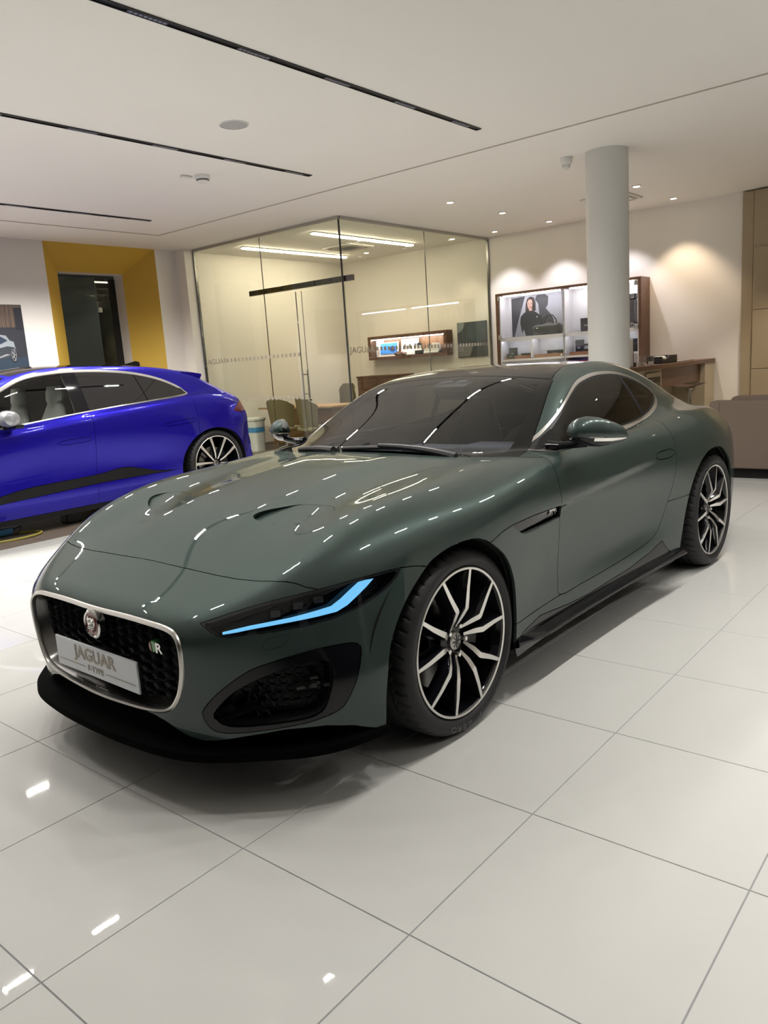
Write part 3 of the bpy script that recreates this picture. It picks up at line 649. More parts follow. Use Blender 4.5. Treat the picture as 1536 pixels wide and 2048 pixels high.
for k, (x, y, s) in enumerate(((-2.55, 8.02, 'leftmost of the three by the coffee machine'), (-2.63, 8.14, 'middle one of the three, farther from the edge'), (-2.53, 8.24, 'rightmost of the three, beside the black tray'))):
    t = thing('drinking_glass', 'drinking glass on the walnut bar, '+s, 'glass', (x, y, BZ), group='drinking glasses on the bar')
    obj('tumbler', lathe(NB(), [(0, .004), (.030, .004), (.037, .12), (.0385, .12), (.032, 0), (0, 0)], 24, 'Z'), MT['clearer'], t)
    obj('water', lathe(NB(), [(0, .006), (.029, .006), (.031, .045), (0, .045)], 24, 'Z'), mat('water_%d' % k, (.75, .72, .66), .05), t)
t = thing('napkin_tray', 'black tray box with white napkins on the walnut bar', 'box', (-2.62, 8.86, BZ), R(84))
boxm('base', (0, 0, .006), (.42, .20, .012), MT['leather'], t)
obj('side', prism(NB(), [(-.21, 0), (.21, 0), (.21, .10), (.0, .10), (-.08, .055), (-.17, .055), (-.21, .09)], .012, lambda u, v, w: (u, -.10+w, v)), MT['leather'], t)
boxm('side', (0, .094, .05), (.42, .012, .10), MT['leather'], t); boxm('end', (-.204, 0, .045), (.012, .176, .09), MT['leather'], t); boxm('end', (.204, 0, .05), (.012, .176, .10), MT['leather'], t)
obj('napkin', box(NB(), (-.10, -.01, .055), (.17, .13, .08), .03, 3), MT['paper'], t)
t = thing('magazine', 'open dark magazine lying flat on the bar', 'magazine', (-2.66, 9.5, BZ), R(80)); boxm('cover', (0, 0, .004), (.42, .28, .006), MT['dchrome'], t); boxm('page', (.0, 0, .009), (.40, .27, .003), mat('grey_page', (.30, .29, .28), .6), t)

# ================================================================ SOFA + CABINETS
so = thing('sofa', 'taupe fabric sofa at the right edge, seen from behind', 'sofa', (-1.40, 6.79, 0))
obj('back', box(NB(), (1.1, .11, .43), (2.2, .22, .66), .018, 3), MT['sofa'], so)
obj('armrest', box(NB(), (.10, .50, .42), (.20, .54, .60), .02, 3), MT['sofa'], so); obj('seat', box(NB(), (1.25, .53, .30), (2.0, .60, .38), .03, 3), MT['sofa'], so)
for k in range(2): obj('back_cushion', box(NB(), (.62+1.0*k, .27, .58), (.96, .18, .43), .05, 3), MT['sofa'], so)
bm = NB(); tube(bm, [(.095, -.001, .105), (.095, -.001, .755)], .004, 6); obj('seam', bm, MT['sofa'], so)
boxm('plinth', (1.1, .42, .05), (2.1, .72, .10), MT['void'], so)  # black box painted in for the dark gap under the sofa
tc = thing('tall_cabinet', 'tall beige panelled cupboard wall at the right edge of the picture', 'cabinet', (-1.96, YB-.012, 0))
boxm('carcass', (1.8, -.03, 1.64), (3.6, .06, 3.28), MT['beige2'], tc)
for i in range(4):
    for a, b in ((.02, .935), (.942, 1.728), (1.735, 2.545)):
        boxm('door', (.46+.905*i, -.072, (a+b)/2), (.895, .022, b-a), MT['beige2'], tc, .002)
boxm('filler', (-.08, -.02, 1.64), (.14, .03, 3.28), MT['beige2'], tc)
# ================================================================ CAR BODY SURFACES

def nspl(xs,ys):
    """natural cubic spline; ys (n,) or (n,m). returns f(x) linear-extrapolated"""
    xs=np.asarray(xs,float);ys=np.asarray(ys,float);n=len(xs);h=np.diff(xs)
    A=np.zeros((n,n));B=np.zeros(ys.shape);A[0,0]=A[-1,-1]=1
    for i in range(1,n-1):
        A[i,i-1]=h[i-1];A[i,i]=2*(h[i-1]+h[i]);A[i,i+1]=h[i]
        B[i]=6*((ys[i+1]-ys[i])/h[i]-(ys[i]-ys[i-1])/h[i-1])
    M=np.linalg.solve(A,B)
    def f(x):
        x=np.asarray(x,float);xc=np.clip(x,xs[0],xs[-1])
        i=np.clip(np.searchsorted(xs,xc)-1,0,n-2)
        hh=h[i];a=(xs[i+1]-xc)/hh;b=1-a
        if ys.ndim>1: a,b,hh=a[...,None],b[...,None],hh[...,None]
        v=a*ys[i]+b*ys[i+1]+((a**3-a)*M[i]+(b**3-b)*M[i+1])*hh**2/6
        d0=(ys[1]-ys[0])/h[0]-h[0]*M[1]/6; d1=(ys[-1]-ys[-2])/h[-1]+h[-1]*M[-2]/6
        e0=np.minimum(x-xs[0],0);e1=np.maximum(x-xs[-1],0)
        if ys.ndim>1:e0,e1=e0[...,None],e1[...,None]
        return v+e0*d0+e1*d1
    return f
class Tab2:
    """z(a,b) tensor spline table rows=a stations, cols=b stations"""
    def __init__(s,av,bv,T):
        s.b=np.asarray(bv,float);s.fa=nspl(av,np.asarray(T,float))
        n=len(bv); I=np.eye(n); s.bas=nspl(bv,I)
    def __call__(s,a,b):
        a,b=np.broadcast_arrays(a,b)
        return (s.fa(a)*s.bas(b)).sum(-1)
def smax(a,b,k): # smooth max, k = fillet radius-ish
    h=np.maximum(k-np.abs(a-b),0)/k
    return np.maximum(a,b)+h*h*k*.25
def smin(a,b,k): return -smax(-a,-b,k)
def sstep(x,a,b):
    t=np.clip((x-a)/(b-a),0,1);return t*t*(3-2*t)
def dense(pts,n=400,sym=True):
    """C2 closed-ish param spline through plan points (x,y), mirrored ends at x=0"""
    p=np.asarray(pts,float)
    m=np.array([-1,1.]);k=3
    q=np.r_[p[k:0:-1]*m,p,p[-2:-2-k:-1]*m]
    t=np.r_[0,np.cumsum(np.sqrt(np.linalg.norm(np.diff(q,axis=0),axis=1)))]
    f=nspl(t,q); return f(np.linspace(t[k],t[-1-k],n))
class Car:
    def __init__(s,outl,A0,A1,deck,roof,wg,z0=.45,kdeck=.10,kroof=.07,kun=None,crease=None):
        s.crease=crease
        s.A0,s.A1,s.z0=A0,A1,z0;s.deck,s.roof,s.wg=deck,roof,wg
        s.kdeck,s.kroof,s.kun=kdeck,kroof,kun
        s.zl=[z for z,_ in outl]; s.out=[dense(p) for _,p in outl]
    def fans(s,nn,ns,nt):
        th=np.linspace(0,np.pi/2,nn,endpoint=False)
        yy=np.linspace(s.A0,s.A1,ns)
        A=np.r_[np.full(nn,s.A0),yy,np.full(nt,s.A1)]
        D=np.r_[np.c_[np.sin(th),-np.cos(th)],np.tile([1.,0],(ns,1)),np.c_[np.cos(th[1:].tolist()+[np.pi/2])[:nt],np.sin(np.linspace(0,np.pi/2,nt+1)[1:])]] if nt==nn else None
        t2=np.linspace(0,np.pi/2,nt+1)[1:]
        D=np.r_[np.c_[np.sin(th),-np.cos(th)],np.tile([1.,0],(ns,1)),np.c_[np.cos(t2),np.sin(t2)]]
        return A,D
    def rhow(s,A,D):
        R=[]
        for P in s.out:
            r=np.empty(len(A))
            for i in range(len(A)):
                v=P-np.array([0,A[i]]);c=v[:,0]*D[i,1]-v[:,1]*D[i,0];d=v[:,0]*D[i,0]+v[:,1]*D[i,1]
                j=np.where((c[:-1]*c[1:]<=0)&(d[:-1]>0))[0]
                if len(j)==0: r[i]=d[np.argmin(np.abs(c)+(d<0)*9)];continue
                j=j[0];w=c[j]/(c[j]-c[j+1]+1e-12);r[i]=d[j]*(1-w)+d[j+1]*w
            R.append(r)
        return nspl(s.zl,np.array(R))  # f(z)->(...,nfan)
    def f(s,x,y,z,rho,rw):
        k=s.kdeck(y) if callable(s.kdeck) else s.kdeck
        fl=smax(z-s.deck(x,y),(rho-rw-(s.crease(y,z) if s.crease else 0))*.95,k)
        fg=smax((z-s.roof(x,y))*.93,(x-s.wg(y,z))*.88,s.kroof)
        return smin(fl,fg,s.kun(x,y))
    def build(s,nn,ns,nt,phi,smp=70,rmax=1.75):
        A,D=s.fans(nn,ns,nt);n=len(A);m=len(phi);fw=s.rhow(A,D)
        zg=np.linspace(-1,2.2,641);RW=fw(zg) # (641,n)
        idx=np.arange(n)[:,None]
        cp,sp=np.cos(phi)[None],np.sin(phi)[None]
        def ev(t):
            rho=t*cp;z=s.z0+t*sp
            zi=(np.clip(z,-.99,2.19)+1)/.005;i0=zi.astype(int);w=zi-i0
            rw=RW[i0,idx]*(1-w)+RW[i0+1,idx]*w
            return s.f(rho*D[:,0:1],A[:,None]+rho*D[:,1:2],z,rho,rw)
        ts=np.linspace(.1,rmax,smp);hi=np.full((n,m),ts[-1]);lo=np.full((n,m),.05);done=np.zeros((n,m),bool)
        for k in range(smp-1,-1,-1):
            v=ev(np.full((n,m),ts[k]));ins=(v<0)&~done
            lo[ins]=ts[k];hi[ins]=ts[min(k+1,smp-1)]if k+1<smp else ts[k];done|=ins
            if done.all():break
        for _ in range(22):
            md=(lo+hi)/2;v=ev(md);a=v<0;lo=np.where(a,md,lo);hi=np.where(a,hi,md)
        t=(lo+hi)/2;rho=t*cp
        return np.stack([rho*D[:,0:1],A[:,None]+rho*D[:,1:2],s.z0+t*sp],-1)
def make_fxyz(car,nn=240,ns=600,nt=120):
    A,D=car.fans(nn,ns,nt);fw=car.rhow(A,D);zg=np.linspace(-1,2.2,641);RW=fw(zg);n=len(A)
    def f(P):
        x,y,z=np.abs(P[...,0]),P[...,1],P[...,2]
        a=np.clip(y,car.A0,car.A1);rho=np.hypot(x,y-a)
        th=np.arctan2(y-a,x) # -pi/2..pi/2
        i=np.where(y<car.A0,(th+np.pi/2)/(np.pi/2)*nn,np.where(y>car.A1,nn+ns-1+th/(np.pi/2)*nt,nn+(a-car.A0)/(car.A1-car.A0)*(ns-1)))
        i=np.clip(i,0,n-1.001);i0=i.astype(int);w=i-i0
        zi=(np.clip(z,-.99,2.19)+1)/.005;k=zi.astype(int);v=zi-k
        rw=(RW[k,i0]*(1-w)+RW[k,i0+1]*w)*(1-v)+(RW[k+1,i0]*(1-w)+RW[k+1,i0+1]*w)*v
        return car.f(x,y,z,rho,rw)
    return f
def grad(f,P,e=1e-3):
    return np.stack([f(P+np.eye(3)[i]*e)-f(P-np.eye(3)[i]*e) for i in range(3)],-1)
YS=[-.4,0,.35,.7,1.2,1.7,2.05,2.35,2.622,3.0,3.3]
def outl(z,nose,W,tail): return (z,nose+[(w,y) for w,y in zip(W,YS[len(YS)-len(W):])]+tail)
OUT=[
 outl(.10,[(0,-.88),(.2,-.875),(.42,-.85),(.62,-.77),(.78,-.63)],[.91,.92,.895,.87,.87,.89,.91,.925,.925,.88,.78],[(.58,3.45),(.3,3.50),(0,3.52)]),
 outl(.25,[(0,-.905),(.2,-.90),(.42,-.88),(.62,-.795),(.80,-.635)],[.925,.95,.92,.90,.897,.907,.93,.945,.945,.905,.81],[(.6,3.48),(.3,3.55),(0,3.57)]),
 outl(.40,[(0,-.915),(.22,-.91),(.44,-.89),(.63,-.795),(.80,-.625)],[.922,.955,.925,.887,.874,.887,.93,.95,.955,.915,.825],[(.62,3.48),(.3,3.56),(0,3.58)]),
 outl(.55,[(0,-.91),(.25,-.905),(.48,-.88),(.63,-.79),(.76,-.63)],[.885,.952,.935,.897,.882,.898,.937,.953,.957,.92,.825],[(.62,3.48),(.3,3.57),(0,3.59)]),
 outl(.70,[(0,-.885),(.25,-.88),(.46,-.85),(.61,-.76),(.74,-.60)],[.855,.94,.94,.918,.908,.922,.945,.955,.957,.915,.815],[(.62,3.47),(.3,3.56),(0,3.58)]),
 outl(.85,[(0,-.86),(.25,-.855),(.44,-.82),(.58,-.73),(.71,-.57)],[.83,.925,.93,.912,.90,.905,.925,.937,.937,.89,.79],[(.6,3.44),(.3,3.53),(0,3.55)]),
 outl(1.0,[(0,-.83),(.25,-.82),(.42,-.78),(.56,-.68),(.68,-.53)],[.80,.90,.90,.88,.87,.87,.89,.90,.90,.855,.76],[(.58,3.42),(.3,3.51),(0,3.53)]),
]
DX=[0,.2,.4,.6,.75,.9]
DY=[-.9,-.65,-.4,-.1,.2,.5,.8,1.2,1.7,2.1,2.4,2.7,3.0,3.3,3.6]
DT=[[.60,.60,.595,.58,.55,.50],
 [.704,.703,.700,.692,.672,.60],
 [.802,.800,.797,.802,.792,.71],
 [.866,.865,.862,.868,.868,.81],
 [.906,.905,.898,.897,.892,.845],
 [.935,.934,.928,.920,.912,.877],
 [.95,.948,.94,.933,.927,.895],
 [.95,.95,.945,.937,.932,.902],
 [.95,.95,.945,.94,.937,.907],
 [.95,.95,.95,.95,.945,.92],
 [.95,.95,.955,.96,.957,.93],
 [.95,.955,.96,.965,.953,.915],
 [.94,.945,.95,.952,.932,.875],
 [.92,.92,.925,.92,.895,.82],
 [.88,.88,.88,.875,.84,.76]]
_deck=Tab2(DY,DX,DT)
def deck(x,y):
    x=np.abs(x)
    return _deck(y,x)+(.012*(1-sstep(x,.20,.36))-.006*sstep(x,.30,.46)*(1-sstep(x,.48,.64)))*sstep(y,-.66,-.25)*(1-sstep(y,.30,.62))
prof=nspl([.2,.45,.565,.8,1.07,1.335,1.5,1.65,1.8,2.05,2.35,2.7,3.05,3.35,3.6,3.8,4.2],[.76,.882,.934,1.035,1.143,1.237,1.271,1.287,1.293,1.29,1.252,1.165,1.05,.945,.84,.55,-.4])
drop=nspl([.4,.6,.82,1.07,1.25,1.6,2.0,2.6,3.2],[.08,.08,.085,.058,.03,.03,.035,.05,.05])
def roof(x,y): return prof(y)-10*np.maximum(y-3.40,0)**1.5-drop(y)*(np.abs(x)/.65)**2.6
gw=nspl([.4,.8,1.2,1.6,2.0,2.4,2.8,3.2,3.6],[.80,.79,.785,.775,.75,.70,.62,.52,.40])
def wg(y,z):
    t=np.maximum(z-.93,-.06)
    return gw(y)-.42*t-.55*np.maximum(t,0)**2
def kun(x,y): return .012+.10*sstep(y,1.9,2.5)
def kdeck(y): return .07+.08*sstep(y,1.6,2.4)+.0*y
def crease(y,z): return .013*(sstep(z-.712-.058*(y-.72),-.030,.012)-.6)*sstep(y,.30,.75)*(1-sstep(y,1.25,1.95))*(1-sstep(z,.74,.90))*sstep(z,.45,.66)
CAR=Car(OUT,-.15,2.9,deck,roof,wg,kdeck=kdeck,kroof=.06,kun=kun,crease=crease)
def phis(n):
    a,b=int(n*.2),int(n*.55)
    return np.radians(np.r_[np.linspace(-32,0,a,endpoint=False),np.linspace(0,55,b,endpoint=False),np.linspace(55,90,n-a-b)])
# ---------------------------------------------------------------- cutting a surface into panels
def tabf(pts):
    a = np.array(pts, float); return lambda v: np.interp(v, a[:, 0], a[:, 1])
def smooth_poly(pts, k=6):
    """closed Catmull-Rom through the points"""
    p = np.array(pts, float); n = len(p); out = []
    for i in range(n):
        a, b, c, d = p[i-1], p[i], p[(i+1) % n], p[(i+2) % n]
        for t in np.linspace(0, 1, k, endpoint=False):
            out.append(.5*((2*b)+(-a+c)*t+(2*a-5*b+4*c-d)*t*t+(-a+3*b-3*c+d)*t**3))
    return np.array(out)
def poly_sd(P, u, v):
    """signed distance to a closed polygon, positive inside"""
    u = np.asarray(u, float); v = np.asarray(v, float); d = np.full(u.shape, 1e9); ins = np.zeros(u.shape, bool)
    lo, hi = P.min(0)-.1, P.max(0)+.1
    near = (u > lo[0]) & (u < hi[0]) & (v > lo[1]) & (v < hi[1])
    U, V = u[near], v[near]; dd = np.full(U.shape, 1e9); ii = np.zeros(U.shape, bool)
    for a, b in zip(P, np.roll(P, -1, 0)):
        e = b-a; t = np.clip(((U-a[0])*e[0]+(V-a[1])*e[1])/(e@e+1e-18), 0, 1)
        dd = np.minimum(dd, (U-a[0]-t*e[0])**2+(V-a[1]-t*e[1])**2)
        if abs(e[1]) > 1e-12: ii ^= ((a[1] > V) != (b[1] > V)) & (U < (V-a[1])/e[1]*e[0]+a[0])
    r = np.full(u.shape, -.1); r[near] = np.where(ii, 1, -1)*np.sqrt(dd); return r
def half_mesh(car, nn, ns, nt, phi):
    G = car.build(nn, ns, nt, phi); n, m, _ = G.shape; G[:, -1, 0] = 0; G[0, :, 0] = 0; G[-1, :, 0] = 0
    idx = np.arange(n*m).reshape(n, m)
    F = np.stack([idx[:-1, :-1], idx[1:, :-1], idx[1:, 1:], idx[:-1, 1:]], -1).reshape(-1, 4)
    me = bpy.data.meshes.new('half'); me.from_pydata(G.reshape(-1, 3).tolist(), [], F.tolist())
    bm = bmesh.new(); bm.from_mesh(me); bpy.data.meshes.remove(me)
    bmesh.ops.remove_doubles(bm, verts=bm.verts, dist=2e-5); return bm
def coords(bm): return np.array([v.co for v in bm.verts])
def cut(bm, fn):
    bm.verts.ensure_lookup_table(); bm.verts.index_update()
    co = coords(bm); val = fn(co[:, 0], co[:, 1], co[:, 2])
    es = list(bm.edges); ab = np.array([(e.verts[0].index, e.verts[1].index) for e in es])
    x = np.where(val[ab[:, 0]]*val[ab[:, 1]] < 0)[0]
    if not len(x): return
    A, B = co[ab[x, 0]], co[ab[x, 1]]; s = np.sign(val[ab[x, 0]]); lo, hi = np.zeros(len(x)), np.ones(len(x))
    for _ in range(14):
        t = (lo+hi)/2; P = A+(B-A)*t[:, None]; k = fn(P[:, 0], P[:, 1], P[:, 2])*s > 0
        lo = np.where(k, t, lo); hi = np.where(k, hi, t)
    new = []
    for i, t in zip(x, (lo+hi)/2):
        e = es[i]; t = min(max(t, .002), .998)
        _, v = bmesh.utils.edge_split(e, e.verts[0], float(t)); new.append(v)
    bmesh.ops.connect_verts(bm, verts=new)
def drop_faces(bm, fn):
    fs = list(bm.faces); c = np.array([f.calc_center_median() for f in fs]); k = fn(c[:, 0], c[:, 1], c[:, 2])
    bmesh.ops.delete(bm, geom=[f for f, y in zip(fs, k) if y], context='FACES')
class Skin:
    """the cut half surface as arrays, with normals taken from the surface function"""
    def __init__(s, bm, fx):
        bm.verts.index_update(); s.co = coords(bm); s.faces = [[v.index for v in f.verts] for f in bm.faces]
        s.ctr = np.array([f.calc_center_median() for f in bm.faces]); s.fx = fx
        g = grad(fx, s.co, 2.5e-3); s.n = g/(np.linalg.norm(g, axis=1, keepdims=True)+1e-12)
        on = np.abs(s.co[:, 0]) < 1e-5; s.n[on, 0] = 0; s.n /= np.linalg.norm(s.n, axis=1, keepdims=True)+1e-12
        if len(s.faces):
            f = s.faces[len(s.faces)//2]; a, b, c = s.co[f[0]], s.co[f[1]], s.co[f[2]]
            s.flip = np.cross(b-a, c-a)@s.n[f[0]] < 0
        bm.free()
    def panel(s, name, sel, mats, parent, mode='join', gap=.0018, depth=.012, off=0.0, rim=True, **k):
        """mode: join (both halves in one mesh) or pair (two objects)"""
        F = [s.faces[i] for i in np.where(sel)[0]]
        if not F: return []
        used = sorted({v for f in F for v in f}); mp = {v: i for i, v in enumerate(used)}
        V = s.co[used].copy(); N = s.n[used].copy(); F = [[mp[v] for v in (f[::-1] if s.flip else f)] for f in F]
        cnt = {}
        for f in F:
            for a, b in zip(f, f[1:]+f[:1]): cnt.setdefault((min(a, b), max(a, b)), []).append((a, b, f))
        bd = [v[0] for e, v in cnt.items() if len(v) == 1 and not (abs(V[e[0], 0]) < 1e-5 and abs(V[e[1], 0]) < 1e-5)]
        ind = {}
        for a, b, f in bd:
            mid = (V[a]+V[b])/2; d = V[f].mean(0)-mid; t = V[b]-V[a]; t /= np.linalg.norm(t)+1e-12
            d = d-t*(d@t); d /= np.linalg.norm(d)+1e-12
            for q_ in (a, b): ind[q_] = ind.get(q_, 0)+d
        for q_, d in ind.items():
            if abs(V[q_, 0]) < 1e-5: d = d*np.array([0, 1, 1])
            ind[q_] = d/(np.linalg.norm(d)+1e-12); V[q_] = V[q_]+ind[q_]*gap
        V = V+N*(off(V)[:, None] if callable(off) else off)
        LN = [[N[q_] for q_ in f] for f in F]     # one normal per face corner
        if rim and bd:
            bot = {}; n0 = len(V); EV, EN = [], []
            for q_, d in ind.items():
                bot[q_] = n0+len(EV); EV.append(V[q_]-N[q_]*depth+d*.001); EN.append(-d)
            V = np.vstack([V, EV]); F = list(F)
            for a, b, f in bd:
                F.append([b, a, bot[a], bot[b]]); LN.append([-ind[b], -ind[a], -ind[a], -ind[b]])
        out = []
        def mk(V, LN, F):
            me = bpy.data.meshes.new(name); me.from_pydata(V.tolist(), [], F)
            me.polygons.foreach_set('use_smooth', [True]*len(F)); me.normals_split_custom_set([tuple(n_) for l_ in LN for n_ in l_])
            out.append(obj(name, me, mats, parent, **k))
        sx = np.array([-1, 1, 1.]); FR = [f[::-1] for f in F]; LR = [[n_*sx for n_ in l_[::-1]] for l_ in LN]
        if mode == 'join':
            n = len(V); m2 = [i if abs(V[i, 0]) < 1e-5 else n+i for i in range(n)]
            mk(np.vstack([V, V*sx]), LN+LR, list(F)+[[m2[v] for v in f] for f in FR])
        else:
            mk(V, LN, F); mk(V*sx, LR, FR)
        return out
# ================================================================ THE GREEN CAR (x across, y rearward from the front axle, z up)
FX = make_fxyz(CAR)
green = thing('sports_car', 'dark green metallic sports coupe in the middle, blue daytime light and white display plate', 'car', (-1.3555, .9560, 0), -R(1.0138))
G_ = green
ys = tabf([(0, -.657), (.2, -.661), (.393, -.662), (.5, -.656), (.6, -.641), (.66, -.625), (.74, -.587), (.774, -.557), (.85, -.50)])
zs = tabf([(-.75, .45), (-.60, .60), (-.557, .668), (-.45, .684), (-.351, .692), (-.302, .692), (-.244, .686), (-.19, .672), (.1, .68), (.148, .686), (.22, .706), (.3, .716), (.48, .719), (.73, .712), (.8, .70)])
zbF = tabf([(0, .280), (.26, .280), (.315, .277), (.37, .264), (.41, .243), (.453, .226), (.5, .217), (.545, .222), (.627, .240), (.73, .258), (.815, .256), (.863, .240), (.898, .209), (.91, .205), (1, .2)])
f_bot = lambda x, y, z: z-np.where(y < -.40, zbF(x), np.where(y < .25, .19, .165))
FA = smooth_poly([(-.444, .10), (-.444, .215), (-.438, .327), (-.408, .441), (-.358, .522), (-.287, .601), (-.2, .672), (-.151, .697), (-.069, .717), (.029, .72), (.098, .703), (.156, .672), (.235, .61), (.29, .532), (.322, .448), (.332, .344), (.325, .22), (.315, .10)])
RA = smooth_poly([(2.05, .10), (2.062, .22), (2.095, .333), (2.162, .50), (2.225, .60), (2.31, .672), (2.435, .722), (2.575, .732), (2.70, .712), (2.80, .665), (2.90, .60), (2.97, .50), (3.01, .36), (3.02, .22), (3.02, .10)])
f_fa = lambda x, y, z: np.where(x > .5, poly_sd(FA, y, z), -.1)
f_ra = lambda x, y, z: np.where(x > .5, poly_sd(RA, y, z), -.1)
GRH = [(0, .588), (.19, .590), (.351, .587), (.42, .581), (.460, .566), (.482, .534), (.483, .470), (.470, .410), (.447, .358), (.408, .316), (.345, .296), (.222, .283), (.10, .277), (0, .275)]
GRP = smooth_poly(GRH+[(-x, z) for x, z in GRH[-2:0:-1]], 5)
f_gr = lambda x, y, z: np.where(y < -.6, poly_sd(GRP, x, z), -.1)
INO = smooth_poly([(x+y, z) for x, y, z in [(.518, -.855, .31), (.529, -.852, .336), (.574, -.832, .386), (.65, -.779, .450), (.708, -.718, .476), (.784, -.617, .496), (.831, -.544, .5), (.853, -.507, .497), (.866, -.492, .482), (.871, -.5, .448), (.871, -.525, .389), (.856, -.56, .325), (.838, -.587, .299), (.79, -.648, .278), (.731, -.709, .267), (.63, -.789, .255), (.565, -.827, .253), (.534, -.844, .268)]], 4)
INI = smooth_poly([(x+y, z) for x, y, z in [(.555, -.838, .322), (.622, -.801, .393), (.708, -.723, .442), (.774, -.641, .459), (.805, -.600, .461), (.822, -.582, .443), (.829, -.588, .394), (.821, -.609, .332), (.808, -.628, .302), (.776, -.664, .287), (.701, -.737, .279), (.615, -.801, .274), (.577, -.824, .28), (.560, -.834, .296)]], 4)
f_ino = lambda x, y, z: np.where((y < -.3) & (x > .3), poly_sd(INO, x+y, z), -.1)
f_ini = lambda x, y, z: np.where((y < -.3) & (x > .3), poly_sd(INI, x+y, z), -.1)
HLP = np.array([(x+y, z) for x, y, z in [(.523, -.83, .602), (.593, -.768, .627), (.64, -.72, .6425), (.687, -.667, .655), (.73, -.615, .664), (.77, -.561, .671), (.833, -.45, .686), (.873, -.351, .692), (.888, -.302, .692), (.887, -.32, .668), (.88, -.352, .645), (.87, -.391, .626), (.848, -.462, .599), (.811, -.54, .58), (.761, -.621, .57), (.681, -.732, .566), (.619, -.797, .564), (.597, -.813, .566), (.575, -.823, .575), (.553, -.829, .589)]])
f_hl = lambda x, y, z: np.where((y < -.2) & (x > .3), poly_sd(HLP, x+y, z), -.1)
f_hood = lambda x, y, z: y-ys(x)
f_clam = lambda x, y, z: np.where(x > .3, z-zs(y), .2)
DRP = smooth_poly([(.79, .935), (.735, .894), (.708, .836), (.728, .715), (.755, .56), (.745, .40), (.742, .318), (.95, .311), (1.3, .314), (1.55, .324), (1.72, .342), (1.81, .375), (1.865, .43), (1.915, .52), (1.95, .61), (1.978, .712), (1.988, .78), (1.99, .85), (2.012, .90), (2.06, .945), (1.9, .965), (1.4, .95), (1.0, .945)], 5)
f_door = lambda x, y, z: np.where(x > .5, poly_sd(DRP, y, z), -.1)
DLO = smooth_poly([(.80, .928), (.93, .991), (1.148, 1.086), (1.389, 1.176), (1.56, 1.210), (1.75, 1.223), (1.98, 1.214), (2.20, 1.176), (2.37, 1.118), (2.45, 1.068), (2.435, 1.030), (2.34, .998), (2.18, .966), (2.0, .944), (1.7, .930), (1.3, .920), (1.0, .915)], 6)
f_dlo = lambda x, y, z: np.where((x > .4) & (z > .8), poly_sd(DLO, y, z), -.1)
tw_ = lambda y: .007+.009*sstep(y, 1.0, 1.6)
f_dl2 = lambda x, y, z: f_dlo(x, y, z)-tw_(y)
f_dl3 = lambda x, y, z: f_dlo(x, y, z)-tw_(y)-.010
bp = lambda z: 2.035-.16*(z-.95)
f_bp1 = lambda x, y, z: np.where(z > .85, y-bp(z), .1); f_bp2 = lambda x, y, z: np.where(z > .85, y-bp(z)-.045, .1)
yc = tabf([(0, .532), (.25, .535), (.5, .562), (.65, .605), (.74, .650), (.79, .685), (.82, .72), (.85, .78), (.90, .86), (1, .98)])
xw = tabf([(.5, .78), (.60, .775), (.68, .755), (.85, .713), (1.056, .657), (1.317, .580), (1.5, .55)])
yt = tabf([(0, 1.368), (.27, 1.342), (.45, 1.318), (.6, 1.305)])
f_ws = lambda x, y, z: np.minimum(np.minimum(y-yc(x), xw(y)-x), yt(x)-y)
f_wb = lambda x, y, z: np.where(f_ws(x, y, z) > -.02, np.minimum(np.minimum(yt(x)-y-.045, xw(y)-x-.075-.05*sstep(-y, -.85, -.55)), y-yc(x)-.055), .1)
xr = tabf([(1.2, .59), (1.308, .575), (1.40, .545), (1.534, .512), (1.745, .498), (2.1, .48), (2.4, .44), (2.6, .40)])
f_rf = lambda x, y, z: np.minimum(np.minimum(y-yt(x)-.004, xr(y)-x), 2.42-y)
f_rg = lambda x, y, z: np.minimum(np.minimum(y-2.47, 3.18-y), .50-.12*(y-2.4)-x)
VNT = np.array([(.305, .713), (.478, .716), (.60, .7145), (.722, .709), (.742, .700), (.744, .668), (.735, .657), (.568, .655), (.43, .658), (.385, .665), (.345, .685)])
f_vn = lambda x, y, z: np.where(x > .6, poly_sd(VNT, y, z), -.1)
zk = tabf([(.30, .225), (.4, .262), (.55, .282), (.8, .256), (1.0, .247), (1.46, .258), (1.70, .283), (1.80, .305), (1.855, .316), (1.875, .29), (1.92, .245), (2.0, .215), (2.1, .205)])
f_sk = lambda x, y, z: np.where((y > .2) & (y < 2.2) & (x > .5), z-zk(y), .1)
zq = tabf([(.2, .313), (1.3, .316), (1.6, .44), (1.92, .518), (2.3, .512)])
f_sl = lambda x, y, z: np.where((y > .2) & (y < 2.3) & (x > .5), z-zq(y), .1)
HVP = smooth_poly([(.235, -.345), (.30, -.245), (.36, -.195), (.47, -.18), (.535, -.225), (.545, -.275), (.47, -.335), (.34, -.372)], 5)
f_hv = lambda x, y, z: np.where(z > .7, poly_sd(HVP, x, y), -.1)
HND = smooth_poly([(1.745, .784), (1.78, .797), (1.86, .801), (1.94, .796), (1.972, .778), (1.94, .760), (1.85, .757), (1.775, .764)], 5)
f_hd = lambda x, y, z: np.where(x > .6, poly_sd(HND, y, z), -.1)

